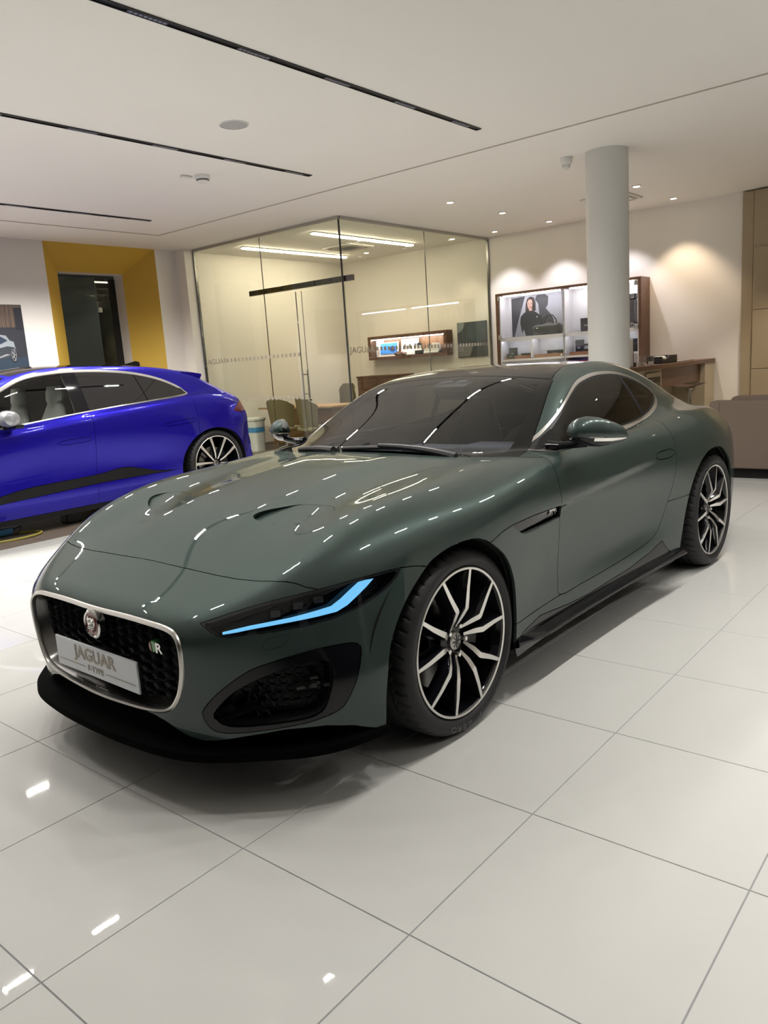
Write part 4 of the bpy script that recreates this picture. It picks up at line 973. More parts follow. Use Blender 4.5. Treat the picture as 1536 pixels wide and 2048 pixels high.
bm = half_mesh(CAR, 100, 230, 36, phis(150))
drop_faces(bm, lambda x, y, z: z < .10)
for f, rm in ((f_bot, lambda *a: f_bot(*a) < 0), (f_fa, lambda *a: f_fa(*a) > 0), (f_ra, lambda *a: f_ra(*a) > 0), (f_gr, lambda *a: f_gr(*a) > 0), (f_ino, None), (f_ini, lambda *a: f_ini(*a) > 0),
             (f_hl, None), (f_hood, None), (f_clam, None), (f_dlo, None), (f_dl2, None), (f_dl3, None), (f_door, None), (f_bp1, None), (f_bp2, None), (f_ws, None), (lambda x, y, z: np.where(z > .70, y-yc(x), .1), None), (f_wb, None), (lambda x, y, z: f_hl(x, y, z)-.007, None), (f_rf, None), (f_rg, None), (f_vn, None), (f_sk, None), (f_sl, None), (f_hv, None), (f_hd, None)):
    cut(bm, f)
    if rm: drop_faces(bm, rm)
SK = Skin(bm, FX)
x, y, z = SK.ctr.T
lab = np.full(len(x), 'body', dtype=object)
doorm = f_door(x, y, z) > 0
lab[(y > .1) & (y < .8) & (z < zs(y))] = 'fender'
lab[(y < .1) & (x >= 0)] = 'bumper'
lab[(f_hood(x, y, z) > 0) & (f_clam(x, y, z) > 0) & (y < yc(x)) & ~doorm] = 'hood'
lab[(f_sl(x, y, z) < 0) & (y > .2)] = 'sill'
lab[doorm] = 'door'; lab[f_hd(x, y, z) > 0] = 'handle'
lab[f_sk(x, y, z) < 0] = 'skirt'
lab[f_hv(x, y, z) > 0] = 'hvent'; lab[f_vn(x, y, z) > 0] = 'vent'
lab[f_ino(x, y, z) > 0] = 'surround'; lab[f_hl(x, y, z) > 0] = 'lamp'
lab[f_dlo(x, y, z) > 0] = 'trim'; lab[f_dl2(x, y, z) > 0] = 'gasket'
inn = f_dl3(x, y, z) > 0; lab[inn & (y < bp(z))] = 'wind'; lab[inn & (y > bp(z)+.045)] = 'quarter'
lab[f_rf(x, y, z) > 0] = 'roof'; lab[f_rg(x, y, z) > 0] = 'rearglass'; lab[f_ws(x, y, z) > 0] = 'ws'
def P_(k, name, m, mode, **kw): return SK.panel(name, lab == k, MT[m] if isinstance(m, str) else m, kw.pop('parent', G_), mode, **kw)
P_('hood', 'hood', 'green', 'join'); P_('bumper', 'front_bumper', 'green', 'join', depth=.02); P_('fender', 'front_fender', 'green', 'pair'); P_('body', 'body_shell', 'green', 'join')
P_('sill', 'side_sill', 'green', 'pair'); P_('skirt', 'side_skirt', 'blackgl', 'pair', label='gloss black side skirt')
doors = P_('door', 'door', 'green', 'pair')
P_('handle', 'door_handle', 'green', 'pair', gap=.0025)
for d, h in zip(doors, [o for o in G_.children if o.name.startswith('door_handle')]): h.parent = d
P_('hvent', 'hood_vent', 'green', 'pair', off=lambda V: -.020*np.clip((-.20-V[:, 1])/.17, 0, 1), gap=.0004); P_('vent', 'side_vent', 'blackgl', 'pair', off=-.016, gap=.001, depth=.004)
P_('surround', 'intake_surround', 'blackgl', 'pair', depth=.06, gap=.001, label='gloss black air intake surround')
lamps = P_('lamp', 'headlight', 'lens', 'pair', gap=.001, rim=False)
P_('trim', 'window_trim', 'satin', 'pair', off=.003, gap=.0, depth=.008, label='satin chrome window trim'); P_('gasket', 'window_gasket', 'black', 'pair', gap=0, off=.0005)
P_('wind', 'side_window', 'sideglass', 'pair', rim=False, gap=0); P_('quarter', 'quarter_window', 'sideglass', 'pair', rim=False, gap=0)
P_('roof', 'roof_panel', mat('black_roof', (.012, .011, .011), .10, spec=.2), 'join', label='gloss black roof panel'); P_('rearglass', 'rear_window', 'privglass', 'join', rim=False)
wsb = f_ws(x, y, z)
WSP = P_('ws', 'windshield', 'carglass', 'join', rim=False, gap=.002)[0]
SK.panel('windshield_border', (lab == 'ws') & (f_wb(x, y, z) < 0), MT['recess'], G_, 'join', off=-.004, gap=0, rim=False)
shell = np.isin(lab, ['hood', 'bumper', 'fender', 'body', 'sill', 'door', 'handle', 'hvent', 'skirt', 'roof', 'trim'])
SK.panel('inner_shell', shell, MT['void'], G_, 'join', off=-.030, gap=0, rim=False)  # black shell added inside to stop light leaks and darken the gaps
SXM = np.array([-1, 1, 1.])

# points of the surface by other coordinates
def root(fn, a, b, n=34):
    lo, hi = a, b
    for _ in range(n):
        m = (lo+hi)/2
        if fn(m) > 0: lo = m
        else: hi = m
    return (lo+hi)/2
def fpt(x, y, z): return float(FX(np.array([[x, y, z]]))[0])
def nrm(p): g = grad(FX, np.array([p]), 2e-3)[0]; return g/np.linalg.norm(g)
def by_s(s, z, off=0):
    xx = root(lambda v: fpt(v, s-v, z), s*.5+.75, .15); p = np.array([xx, s-xx, z]); return p+nrm(p)*off
def by_xz(x, z, off=0):
    yy = root(lambda v: fpt(x, v, z), -1.3, -.3); p = np.array([x, yy, z]); return p+nrm(p)*off
def by_yz(y, z, off=0):
    xx = root(lambda v: fpt(v, y, z), 1.3, .2); p = np.array([xx, y, z]); return p+nrm(p)*off
def by_xy(x, y, off=0):
    zz = root(lambda v: fpt(x, y, v), 1.6, .5); p = np.array([x, y, zz]); return p+nrm(p)*off
def mirrored(fn):
    """build a bmesh twice: as it is and mirrored"""
    for s in (1, -1):
        bm = fn()
        if s < 0:
            for v in bm.verts: v.co.x = -v.co.x
            bmesh.ops.reverse_faces(bm, faces=bm.faces[:])
        yield s, bm

# ---- headlights: black housing, projectors, daytime light
hl = lab == 'lamp'
hous = SK.panel('lamp_housing', hl, MT['blackgl'], G_, 'pair', off=-.045, gap=0, rim=False)
wall_ = SK.panel('lamp_rim', hl & (f_hl(x, y, z) < .007), MT['black'], G_, 'pair', off=-.001, gap=0, rim=False)
dr = [(-.212, .581, .573), (-.15, .588, .5765), (-.091, .5935, .581), (-.01, .597, .584), (.079, .6005, .587), (.15, .606, .5895), (.205, .611, .592)]
up = [((.205, .611), (.205, .592)), ((.262, .617), (.285, .597)), ((.305, .634), (.335, .611)), ((.347, .655), (.384, .634)), ((.39, .6755), (.43, .657)), ((.425, .678), (.463, .677))]
def drl():
    bm = NB(); rows = [[by_s(s, a, -.010), by_s(s, (a+b)/2, -.006), by_s(s, b, -.010)] for s, a, b in dr]
    rows += [[by_s(*a, -.010), by_s((a[0]+b[0])/2, (a[1]+b[1])/2, -.006), by_s(*b, -.010)] for a, b in up[1:]]
    grid(bm, rows); bmesh.ops.solidify(bm, geom=bm.faces[:], thickness=.006); return bm
for (s, bm), lm, h_, w_ in zip(mirrored(drl), lamps, hous, wall_):
    obj('daytime_running_light', bm, MT['drl'], lm, label='glowing ice blue L shaped light'); h_.parent = lm; w_.parent = lm
for (s0, z0) in ((.02, .618), (.12, .632), (.21, .642)):
    def proj():
        p = by_s(s0, z0, -.028); n = nrm(p); m = Vector(n).to_track_quat('Z', 'Y').to_matrix()
        bm = NB(); box(bm, p, (.042, .030, .030), .004, rot=m); box(bm, Vector(p)+Vector(n)*.016, (.030, .020, .004), .002, rot=m, mi=1); return bm
    for (s, bm), lm in zip(mirrored(proj), lamps): obj('projector', bm, [MT['recess'], MT['plast']], lm)
def washer(): 
    pts = [(-.02, .548), (.04, .552), (.075, .553), (.065, .537), (.03, .520), (-.03, .515), (-.045, .520), (-.035, .538)]
    return tube(NB(), [by_s(a, b, -.0005) for a, b in pts], .0011, 5, closed=True)
for s, bm in mirrored(washer): obj('washer_cover_joint', bm, MT['void'], G_)

# ---- grille
gy = lambda x, z: by_xz(abs(x), z)[1]
def gloop(off, dy):
    c = GRP.mean(0); out = []; n = len(GRP)
    for i in range(n):
        t = GRP[(i+1) % n]-GRP[i-1]; t = t/np.linalg.norm(t); nn_ = np.array([-t[1], t[0]])
        if nn_@(GRP[i]-c) < 0: nn_ = -nn_
        p = GRP[i]+nn_*off; out.append((p[0], GY[i]+dy, p[1]))
    return out
GY = np.array([gy(px, pz) for px, pz in GRP])
fr = obj('grille_frame', (lambda bm: (grid(bm, [gloop(.004, .012), gloop(.003, -.004), gloop(-.003, -.010), gloop(-.010, -.008), gloop(-.013, .004), gloop(-.010, .03)], True), bmesh.ops.recalc_face_normals(bm, faces=bm.faces[:]), bm)[2])(NB()), MT['satin'], G_, label='satin chrome grille frame')
fun = obj('grille_funnel', (lambda bm: (grid(bm, [gloop(-.012, .005), gloop(-.028, .04), gloop(-.040, .085)], True), bmesh.ops.recalc_face_normals(bm, faces=bm.faces[:]), bm)[2])(NB()), MT['dchrome'], fr)
gback = lambda xx: -.855+.10*xx*xx
bm = NB()
for c in range(-9, 10):
    for r in range(12):
        cx_, cz_ = c*.059, .270+.0345*r+.01725*(c % 2)
        if poly_sd(GRP, np.array([cx_]), np.array([cz_]))[0] < .002: continue
        hexp = lambda k: [(cx_+k*a*.0393, cz_+k*b*.01725) for a, b in ((-1, 0), (-.5, 1), (.5, 1), (1, 0), (.5, -1), (-.5, -1))]
        y0 = gback(cx_)
        Vs = [[bm.verts.new((u, y0+dy, v)) for u, v in hexp(k_)] for k_, dy in ((1.0, .003), (.90, -.004), (.80, .001), (.70, .030))]
        for A, B in zip(Vs[:-1], Vs[1:]):
            for k in range(6): bm.faces.new((A[k], A[(k+1) % 6], B[(k+1) % 6], B[k]))
bmesh.ops.recalc_face_normals(bm, faces=bm.faces[:])
obj('grille_mesh', bm, mat('grille_black', (.020, .020, .023), .32), fr)
bm = NB(); n = 24
grid(bm, [[(u, gback(u)+.05, v) for u in np.linspace(-.5, .5, n)] for v in (.24, .62)]); obj('grille_back', bm, MT['void'], fr)
text('frame_lettering', 'F-TYPE', .020, MT['steel'], fr, .0006, basis((1, 0, 0), (0, -.5, 1), (0, -.897, .291)), 0, 1.4)
# round badge with a roaring cat's head
bg_ = obj('badge', lathe(NB(), [(0, -.006), (.041, -.006), (.041, -.012), (.046, -.015), (.052, -.010), (.053, .012)], 40, 'Y', (0, -.893, .532)), MT['chrome'], fr, label='round badge with a silver cat head on red')
obj('badge_disc', lathe(NB(), [(0, -.009), (.041, -.0085)], 32, 'Y', (0, -.893, .532)), MT['red'], fr)
bx_, bz_, by_ = 0, .532, -.903
cat = [(-.018, .030), (-.026, .018), (-.025, .002), (-.020, -.010), (-.018, -.024), (-.010, -.033), (.004, -.034), (.014, -.026), (.018, -.012), (.024, 0), (.026, .016), (.019, .028), (.012, .022), (0, .026), (-.012, .022)]
bm = NB(); prism(bm, [(u*.92, v*.92+bz_) for u, v in cat], .005, lambda u, v, w: (u, by_-w, v))
for u, v, r in ((-.011, .010, .006), (.011, .010, .006), (0, -.004, .008), (-.010, -.012, .007), (.010, -.012, .007)):
    bmesh.ops.create_icosphere(bm, subdivisions=2, radius=r, matrix=Matrix.Translation((u, by_-.005, v+bz_)))
obj('badge_cat', bm, MT['chrome'], fr)
bm = NB(); prism(bm, [(-.010, -.028), (-.012, -.020), (0, -.017), (.011, -.020), (.008, -.028), (0, -.031)], .002, lambda u, v, w: (u, by_-.0055-w, v+bz_)); obj('badge_mouth', bm, MT['red'], fr)
# R badge
rx, ry, rz_ = .300, gback(.30)-.016, .496
bm = lathe(NB(), [(0, -.004), (.018, -.004), (.021, 0), (.021, .02)], 28, 'Y', (rx, ry, rz_)); obj('r_badge', bm, MT['badgegreen'], fr)
bm = NB(); prism(bm, [(.0175*math.cos(a)-.001, .0175*math.sin(a)) for a in np.linspace(R(118), R(262), 14)], .002, lambda u, v, w: (rx+u, ry-.004-w, rz_+v)); obj('r_badge_red', bm, MT['red'], fr)
text('r_badge_letter', 'R', .046, MT['chrome'], fr, .003, basis((1, .10, 0), (0, 0, 1), (rx+.040, ry-.006, rz_+.001)), .0012, 1.15)
# display plate
pl = obj('display_plate', box(NB(), (-.004, -.907, .393), (.534, .008, .112), .002), MT['plate'], G_, label='white display plate with bronze lettering')
boxm('plate_holder', (0, -.896, .393), (.50, .016, .09), MT['plast'], pl)
boxm('plate_holder', (0, -.876, .393), (.20, .05, .06), MT['plast'], pl)
fp = lambda xx, zz: basis((1, 0, 0), (0, 0, 1), (xx, -.912, zz))
text('plate_lettering', 'JAGUAR', .064, MT['ptext'], pl, .0006, fp(-.004, .411), .0012, 1.15); text('plate_lettering', 'F-TYPE', .029, MT['ptext'], pl, .0006, fp(-.004, .364), .0003, 1.2)
bm = NB(); box(bm, (-.163, -.912, .365), (.18, .001, .0016)); box(bm, (.155, -.912, .365), (.18, .001, .0016)); obj('plate_line', bm, MT['ptext'], pl)

# ---- lower intakes
def inback():
    rows = []
    c = INI.mean(0)
    for k, off in ((1, -.012), (1.0, -.06), (.9, -.085), (.0, -.09)):
        rows.append([by_s(*(c+(p-c)*k), off) for p in INI[::2]])
    bm = NB(); grid(bm, rows, True); return bm
for s, bm in mirrored(inback): obj('intake_duct', bm, MT['plast'], G_)
ins_ = INI.mean(0)+(INI-INI.mean(0))*.97
def inmesh():
    bm = NB()
    for r in range(7):
        for c in range(9):
            s0, z0 = -.18+(c+.5*(r % 2))*.052, .29+.0275*r
            if poly_sd(ins_, np.array([s0]), np.array([z0]))[0] < .010 or s0 < -.16: continue
            ring = lambda k, o: [bm.verts.new(by_s(s0+k*a*.026, z0+k*b*.016, o)) for a, b in ((-1, 0), (-.6, .86), (.6, .86), (1, 0), (.6, -.86), (-.6, -.86))]
            A, B, C_ = ring(1.0, -.052), ring(.78, -.048), ring(.72, -.066)
            for p, q_ in ((A, B), (B, C_)):
                for k in range(6): bm.faces.new((p[k], p[(k+1) % 6], q_[(k+1) % 6], q_[k]))
    return bm
for s, bm in mirrored(inmesh): obj('intake_mesh', bm, MT['plast'], G_)
def sensor():
    p = by_s(.165, .375, -.045); n = Vector(nrm(p)); m = basis(n.cross(Vector((0, 0, 1))), (0, 0, 1), p)
    bm = NB(); lathe(bm, [(0, .004), (.009, .004), (.010, .009), (.020, .008), (.022, -.01)], 24, 'Z')
    for sx_ in (-1, 1): box(bm, (sx_*.042, 0, 0), (.034, .014, .012), .004)
    box(bm, (0, .028, 0), (.03, .012, .012), .004)
    bm.transform(m if True else m); return bm
for s, bm in mirrored(sensor): obj('park_sensor', bm, MT['plast'], G_)
def blade():
    bm = NB(); rows = [[by_s(s, z, o) for s, z, o in ((s0, a, -.012), (s0, a+.012, -.002), (s0, a+.020, -.022), (s0, a-.02, -.05))] for s0, a in ((-.262, .288), (-.20, .300), (-.13, .318), (-.08, .330))]
    grid(bm, rows); return bm
for s, bm in mirrored(blade): obj('intake_blade', bm, MT['blackgl'], G_)

# ---- front splitter
L2 = np.array([(0, -.968), (.15, -.965), (.30, -.952), (.45, -.925), (.55, -.882), (.66, -.800), (.78, -.695), (.87, -.580), (.905, -.49), (.922, -.440)])
_t = np.r_[0, np.cumsum(np.linalg.norm(np.diff(L2, axis=0), axis=1))]; _c = nspl(_t, np.vstack([L2]))
rows = []
for t_ in np.linspace(0, _t[-1], 48):
    sx_, sy = _c(np.array(t_)); dx_, dy_ = _c(np.array(min(t_+.01, _t[-1])))-_c(np.array(max(t_-.01, 0)))
    nn_ = np.array([-dy_, dx_]); nn_ /= np.linalg.norm(nn_)
    k = float(sstep(np.array(t_/_t[-1]), .72, 1.0)); zt_ = .196+.012*k; zb_ = float(zbF(sx_))
    p = lambda w, zz: (sx_+nn_[0]*w, sy+nn_[1]*w, zz)
    rows.append([p(.10, .152+.03*k), p(.010, .166+.014*k), p(0, .172+.014*k), p(.002, zt_), p(.008, zt_+.003), p(.055*(1-k)+.012, zt_+.006), p(.075*(1-k)+.020, zt_+.008+(zb_-zt_)*.35*(1-k)), p(.095*(1-k)+.024, zb_+.004), p(.11*(1-k)+.035, zb_+.02)])
bm = NB(); grid(bm, rows); bm.faces.ensure_lookup_table()
for f_ in bm.faces: f_.material_index = 1 if f_.index % 8 >= 6 else 0  # recess faces matt black: the dark they would mirror is painted in
r2 = bmesh.ops.duplicate(bm, geom=bm.verts[:]+bm.edges[:]+bm.faces[:])
for v in [g for g in r2['geom'] if isinstance(g, bmesh.types.BMVert)]: v.co.x = -v.co.x
bmesh.ops.remove_doubles(bm, verts=bm.verts, dist=1e-4); bmesh.ops.recalc_face_normals(bm, faces=bm.faces[:])
obj('front_splitter', bm, [MT['blackgl'], MT['recess']], G_, label='gloss black front splitter')
# ---- side skirt blades
def skirt():
    rows = []
    for yy in np.linspace(.335, 2.06, 40):
        w0 = by_yz(yy, .24)[0]; k = sstep(yy, .33, .6); e = .012+.030*k; zz = .226-.016*k
        rows.append([(w0-.02, yy, zz+.03), (w0+.006, yy, zz+.022), (w0+e, yy, zz+.004), (w0+e+.001, yy, zz-.006), (w0+e-.006, yy, zz-.012), (w0-.06, yy, zz-.035)])
    bm = NB(); grid(bm, rows); return bm
for s, bm in mirrored(skirt): obj('skirt_blade', bm, MT['blackgl'], G_)
# leaping cat emblem on the side vents
leap = [(-.5, .10), (-.46, .22), (-.36, .24), (-.30, .16), (-.10, .20), (.08, .14), (.22, .10), (.36, -.02), (.5, -.18), (.49, -.22), (.36, -.12), (.30, -.14), (.33, -.30), (.28, -.30), (.22, -.12), (.05, -.04), (-.12, -.02), (-.24, -.12), (-.40, -.16), (-.42, -.12), (-.30, -.04), (-.34, .04), (-.44, .04)]
def cat_():
    return prism(NB(), leap, .004, lambda u, v, w: Vector(by_yz(.688+u*.095, .692+v*.060, -.0155+w)))
for s, bm in mirrored(cat_): obj('leaping_cat_emblem', bm, MT['silver'], G_)
def vlip():
    pts = [(.335, .678), (.365, .664), (.41, .659), (.50, .657), (.62, .657), (.735, .659)]
    return tube(NB(), [by_yz(a, b, -.006) for a, b in pts], .006, 8)
for s, bm in mirrored(vlip): obj('vent_lip', bm, MT['green'], G_)
# ---- wheels: axle along x, outer rim face at x = 0
def tyre_mesh(w, Rt, Rr, nseg=288, every=6):
    pr_ = [(Rr-.008, -.02), (Rr+.002, -.004), (Rr+.010, .006), (Rr+.022, .012), (Rr+.023, .0125), (Rr+.038, .012), (Rt-.022, .006), (Rt-.012, -.002), (Rt-.005, -.014), (Rt-.001, -.030), (Rt, -.052)]
    k0 = len(pr_)
    for g in (.062, .110, .158, .206):
        if g < w-.05: pr_ += [(Rt, -g), (Rt-.007, -g-.001), (Rt-.007, -g-.010), (Rt, -g-.011)]
    pr_ += [(Rt-.001, -w+.045), (Rt-.008, -w+.02), (Rt-.03, -w+.002), (Rr+.01, -w), (Rr-.008, -w+.02)]
    bm = NB(); rings = []
    for j, (r, a) in enumerate(pr_):
        ring = []
        for k in range(nseg):
            t = 2*PI*k/nseg; rr = r
            if -.056 < a < -.004 and r > Rt-.016 and k % every == 0: rr -= .006
            sk = -a*.35/Rt if a > -.06 else 0
            ring.append(bm.verts.new((a, rr*math.sin(t+sk), rr*math.cos(t+sk))))
        rings.append(ring)
    for i in range(len(rings)-1):
        for k in range(nseg): bm.faces.new((rings[i][k], rings[i][(k+1) % nseg], rings[i+1][(k+1) % nseg], rings[i+1][k]))
    bmesh.ops.recalc_face_normals(bm, faces=bm.faces[:]); return bm
def spoke_bm(rs, angs, deps, hws, drop_, wide):
    bm = NB(); rows = []
    pts = [np.array([r*math.sin(R(a)), r*math.cos(R(a))]) for r, a in zip(rs, angs)]
    for i, p in enumerate(pts):
        d = pts[min(i+1, len(pts)-1)]-pts[max(i-1, 0)]; d /= np.linalg.norm(d); n = np.array([-d[1], d[0]])
        h, x0 = hws[i], deps[i]; f = lambda u, x_: (x_, p[0]+n[0]*u, p[1]+n[1]*u)
        rows.append([f(-h-wide, x0-drop_), f(-h-.002, x0-.004), f(-h, x0), f(h, x0), f(h+.002, x0-.004), f(h+wide*.4, x0-drop_)])
    V = grid(bm, rows)
    bm.faces.ensure_lookup_table()
    for i in range(len(rows)-1): bm.faces[i*5+2].material_index = 1
    bm.faces.new(V[-1]); bmesh.ops.recalc_face_normals(bm, faces=bm.faces[:]); return bm
def make_wheel(parent, rim_r, tyre_r, w, spokes, name_txt):
    rim = lathe(NB(), [(rim_r-.006, -.002), (rim_r-.014, -.014), (rim_r-.022, -.05), (rim_r-.032, -.09), (rim_r-.034, -w+.03), (rim_r-.006, -w+.01)], 72)
    lathe(rim, [(0, -.048), (.050, -.042), (.074, -.046), (.080, -.07), (.06, -.10), (0, -.10)], 40)
    wheel = obj('wheel', rim, MT['blackgl'], parent)
    obj('tyre', tyre_mesh(w, tyre_r, rim_r), MT['rubber'], wheel)
    obj('rim_lip', lathe(NB(), [(rim_r-.010, -.008), (rim_r-.0095, .002), (rim_r-.002, .004), (rim_r, .002), (rim_r, -.008)], 96), MT['silver'], wheel)
    for sp in spokes: obj('spoke', sp(), [MT['blackgl'], MT['silver']], wheel)
    for k in range(5):
        a = 2*PI*(k+.35)/5
        obj('lug_nut', lathe(NB(), [(0, -.022), (.008, -.024), (.010, -.03), (.011, -.05)], 12, 'X', (0, .055*math.sin(a), .055*math.cos(a))), MT['chrome'], wheel)
    cap = obj('hub_cap', lathe(NB(), [(0, -.028), (.026, -.029), (.033, -.034), (.035, -.05)], 32), MT['steel'], wheel)
    bm = NB()
    for a, t_ in ((0, .006), (90, .006), (45, .003), (-45, .003)): box(bm, (-.028, 0, 0), (.002, .050, t_), rot=Matrix.Rotation(R(a), 3, 'X'))
    obj('cap_emblem', bm, MT['plast'], wheel)
    obj('brake_disc', lathe(NB(), [(.07, -.105), (.185, -.105), (.187, -.110), (.187, -.128), (.07, -.128)], 64), MT['dchrome'], wheel)
    bm = NB(); rows = []
    for a in np.linspace(R(38), R(112), 10): rows.append([(xx, r*math.sin(a), r*math.cos(a)) for r, xx in ((.13, -.075), (.19, -.070), (.20, -.08), (.20, -.14), (.13, -.14))])
    grid(bm, rows, True); bm.faces.new(bm.verts[:5]); obj('brake_caliper', bm, MT['plast'], wheel)
    return wheel
def f_spokes():
    out = []
    for k in range(5):
        for s, a0 in ((1, 14), (-1, -22)):
            a = a0+72*k
            of = [0, -1.5*s, -4.5*s+2, -4.5*s+2.5, -3*s-2, 2*s-9]
            out.append(lambda a=a, of=of: spoke_bm([.266, .20, .132, .124, .092, .052], [a+q_ for q_ in of], [.001, .004, .006, .005, -.010, -.034], [.0065, .0085, .0105, .0105, .0095, .005], .050, .016))
    return out
w0 = make_wheel(G_, .2735, .3425, .262, f_spokes(), 'P ZERO')
def arc_text(body, r, a0, step, size, x_, mat_, parent):
    for k, ch in enumerate(body):
        if ch == ' ': continue
        a = R(a0+step*k); rad = Vector((0, math.sin(a), math.cos(a))); tan = Vector((0, math.cos(a), -math.sin(a)))
        text('sidewall_letter', ch, size, mat_, parent, .0005, basis(tan, rad, rad*r+Vector((x_, 0, 0))), .0006, 1.5)
arc_text('P ZERO', .3085, 168, 6.2, .030, .0128, MT['dtext'], w0)
def wcopy(src, parent, loc, rz):
    c = src.copy(); COL.objects.link(c); c.parent = parent; c.location = loc; c.rotation_euler = (0, 0, rz)
    for g in list(src.children):
        d = g.copy(); COL.objects.link(d); d.parent = c
    return c
w0.location = (.905, 0, .343)
wcopy(w0, G_, (.926, 2.622, .343), 0); wcopy(w0, G_, (-.905, 0, .343), PI); wcopy(w0, G_, (-.926, 2.622, .343), PI)
for yc_, rr, zc_ in ((-.055, .40, .345), (2.55, .42, .345)):
    def well():
        bm = NB(); rows = []
        for xx in (.40, .62, .885):
            rows.append([(xx, yc_+(rr+.035*abs(math.cos(a)))*math.cos(a), zc_+rr*math.sin(a) if math.sin(a) > 0 else zc_+rr*math.sin(a)*.7) for a in np.linspace(-.35, PI+.35, 36)])
        V = grid(bm, rows); c0 = bm.verts.new((.40, yc_, zc_))
        for k in range(35): bm.faces.new((c0, V[0][k], V[0][k+1]))
        return bm
    for s, bm in mirrored(well): obj('wheel_well', bm, MT['void'], G_)
bm = NB(); box(bm, (0, 1.30, .22), (1.50, 1.9, .06)); box(bm, (0, -.55, .23), (1.0, .45, .06)); box(bm, (0, .2, .24), (.78, 1.2, .06)); box(bm, (0, 2.7, .25), (.84, 1.2, .06)); box(bm, (0, 3.25, .30), (1.2, .25, .06))
obj('underbody', bm, MT['void'], G_)

# ---- mirrors
def mirror_rows(zlo, zhi, grow=0):
    U = [(-.135, .0, .0, .2), (-.128, -.035, .022, .6), (-.11, -.043, .043, .85), (-.08, -.052, .058, 1), (-.045, -.062, .0655, 1.05), (0, -.064, .063, 1.05), (.04, -.058, .053, 1), (.08, -.048, .040, .9), (.11, -.040, .026, .75), (.128, -.034, .010, .5), (.133, -.030, -.010, .3)]
    d = Vector((.17, .22, -.02)).normalized(); f = Vector((.79, -.61, 0)); o = Vector((.975, .945, .997))
    rows = []
    for u, lo, hi, t in U:
        row = []
        for a in np.linspace(0, PI, 15):
            c = (lo+hi)/2; h = (hi-lo)/2; zz = c-h*math.cos(a); zz = min(max(zz, zlo), zhi)
            wd = .075*t*math.sin(a)**.7 if True else 0
            if zz in (zlo, zhi): wd = .075*t*max(0, 1-((zz-c)/max(h, 1e-4))**2)**.35
            row.append(o+d*u+f*(wd*(1+grow))+Vector((0, 0, zz)))
        rows.append(row)
    return rows
def mir(zlo, zhi, back=True, grow=0):
    rows = mirror_rows(zlo, zhi, grow); bm = NB(); V = grid(bm, rows)
    if back:
        bk = [[r[0].lerp(r[-1], t)-Vector((.79, -.61, 0))*(.012*math.sin(PI*t)) for t in np.linspace(0, 1, 7)] for r in rows]; grid(bm, bk)
    bmesh.ops.remove_doubles(bm, verts=bm.verts, dist=3e-4); bmesh.ops.recalc_face_normals(bm, faces=bm.faces[:]); return bm
ms = [obj('door_mirror', bm, MT['green'], G_) for s, bm in mirrored(lambda: mir(-.018, .2))]
for m_, (s, bm) in zip(ms, mirrored(lambda: mir(-.2, -.021))): obj('mirror_base', bm, MT['blackgl'], m_)
def strip():
    rows = mirror_rows(-.036, -.022, .03); bm = NB(); grid(bm, [r[4:11] for r in rows[4:]]); bmesh.ops.recalc_face_normals(bm, faces=bm.faces[:]); return bm
for m_, (s, bm) in zip(ms, mirrored(strip)): obj('mirror_strip', bm, MT['chrome'], m_, label='chrome strip with the turn signal')
def arm():
    return tube(NB(), [(.775, .90, .938), (.83, .89, .940), (.89, .885, .946), (.95, .91, .953)], [.026, .018, .016, .018], 12)
for m_, (s, bm) in zip(ms, mirrored(arm)): obj('mirror_arm', bm, MT['blackgl'], m_)
def sail():
    pts = [(.82, .928), (.90, .966), (.985, 1.00), (1.01, .925)]; bm = NB(); bm.faces.new([bm.verts.new(by_yz(a, b, .004)) for a, b in pts]); return bm
for m_, (s, bm) in zip(ms, mirrored(sail)): obj('mirror_sail', bm, MT['blackgl'], m_)
# ---- wipers
def surf_ws(x_, y_, o=0): return Vector((x_, y_, float(roof(np.array(x_), np.array(y_)))+o))
for x0_, x1_, y0_, y1_, lab_ in ((-.66, -.20, .625, .575, 'l'), (-.17, .50, .575, .612, 'r')):
    bm = NB(); N_ = 12
    pts = [surf_ws(x0_+(x1_-x0_)*t, y0_+(y1_-y0_)*t, .012) for t in np.linspace(0, 1, N_)]
    tube(bm, pts, .010, 8); pa = [surf_ws(x0_+(x1_-x0_)*t, y0_+(y1_-y0_)*t-.035*t, .030-.004*t) for t in np.linspace(.35, 1.0, 8)]
    tube(bm, pa, [.010+.008*t for t in np.linspace(0, 1, 8)], 8); obj('wiper', bm, MT['plast'], G_)
bm = NB(); rows = []
for xx in np.linspace(-.76, .76, 31):
    y0_ = float(yc(abs(xx))); rows.append([by_xy(xx, y0_-.004, -.012), surf_ws(xx, y0_+.05, -.016)])
grid(bm, rows); obj('cowl_panel', bm, MT['plast'], G_)
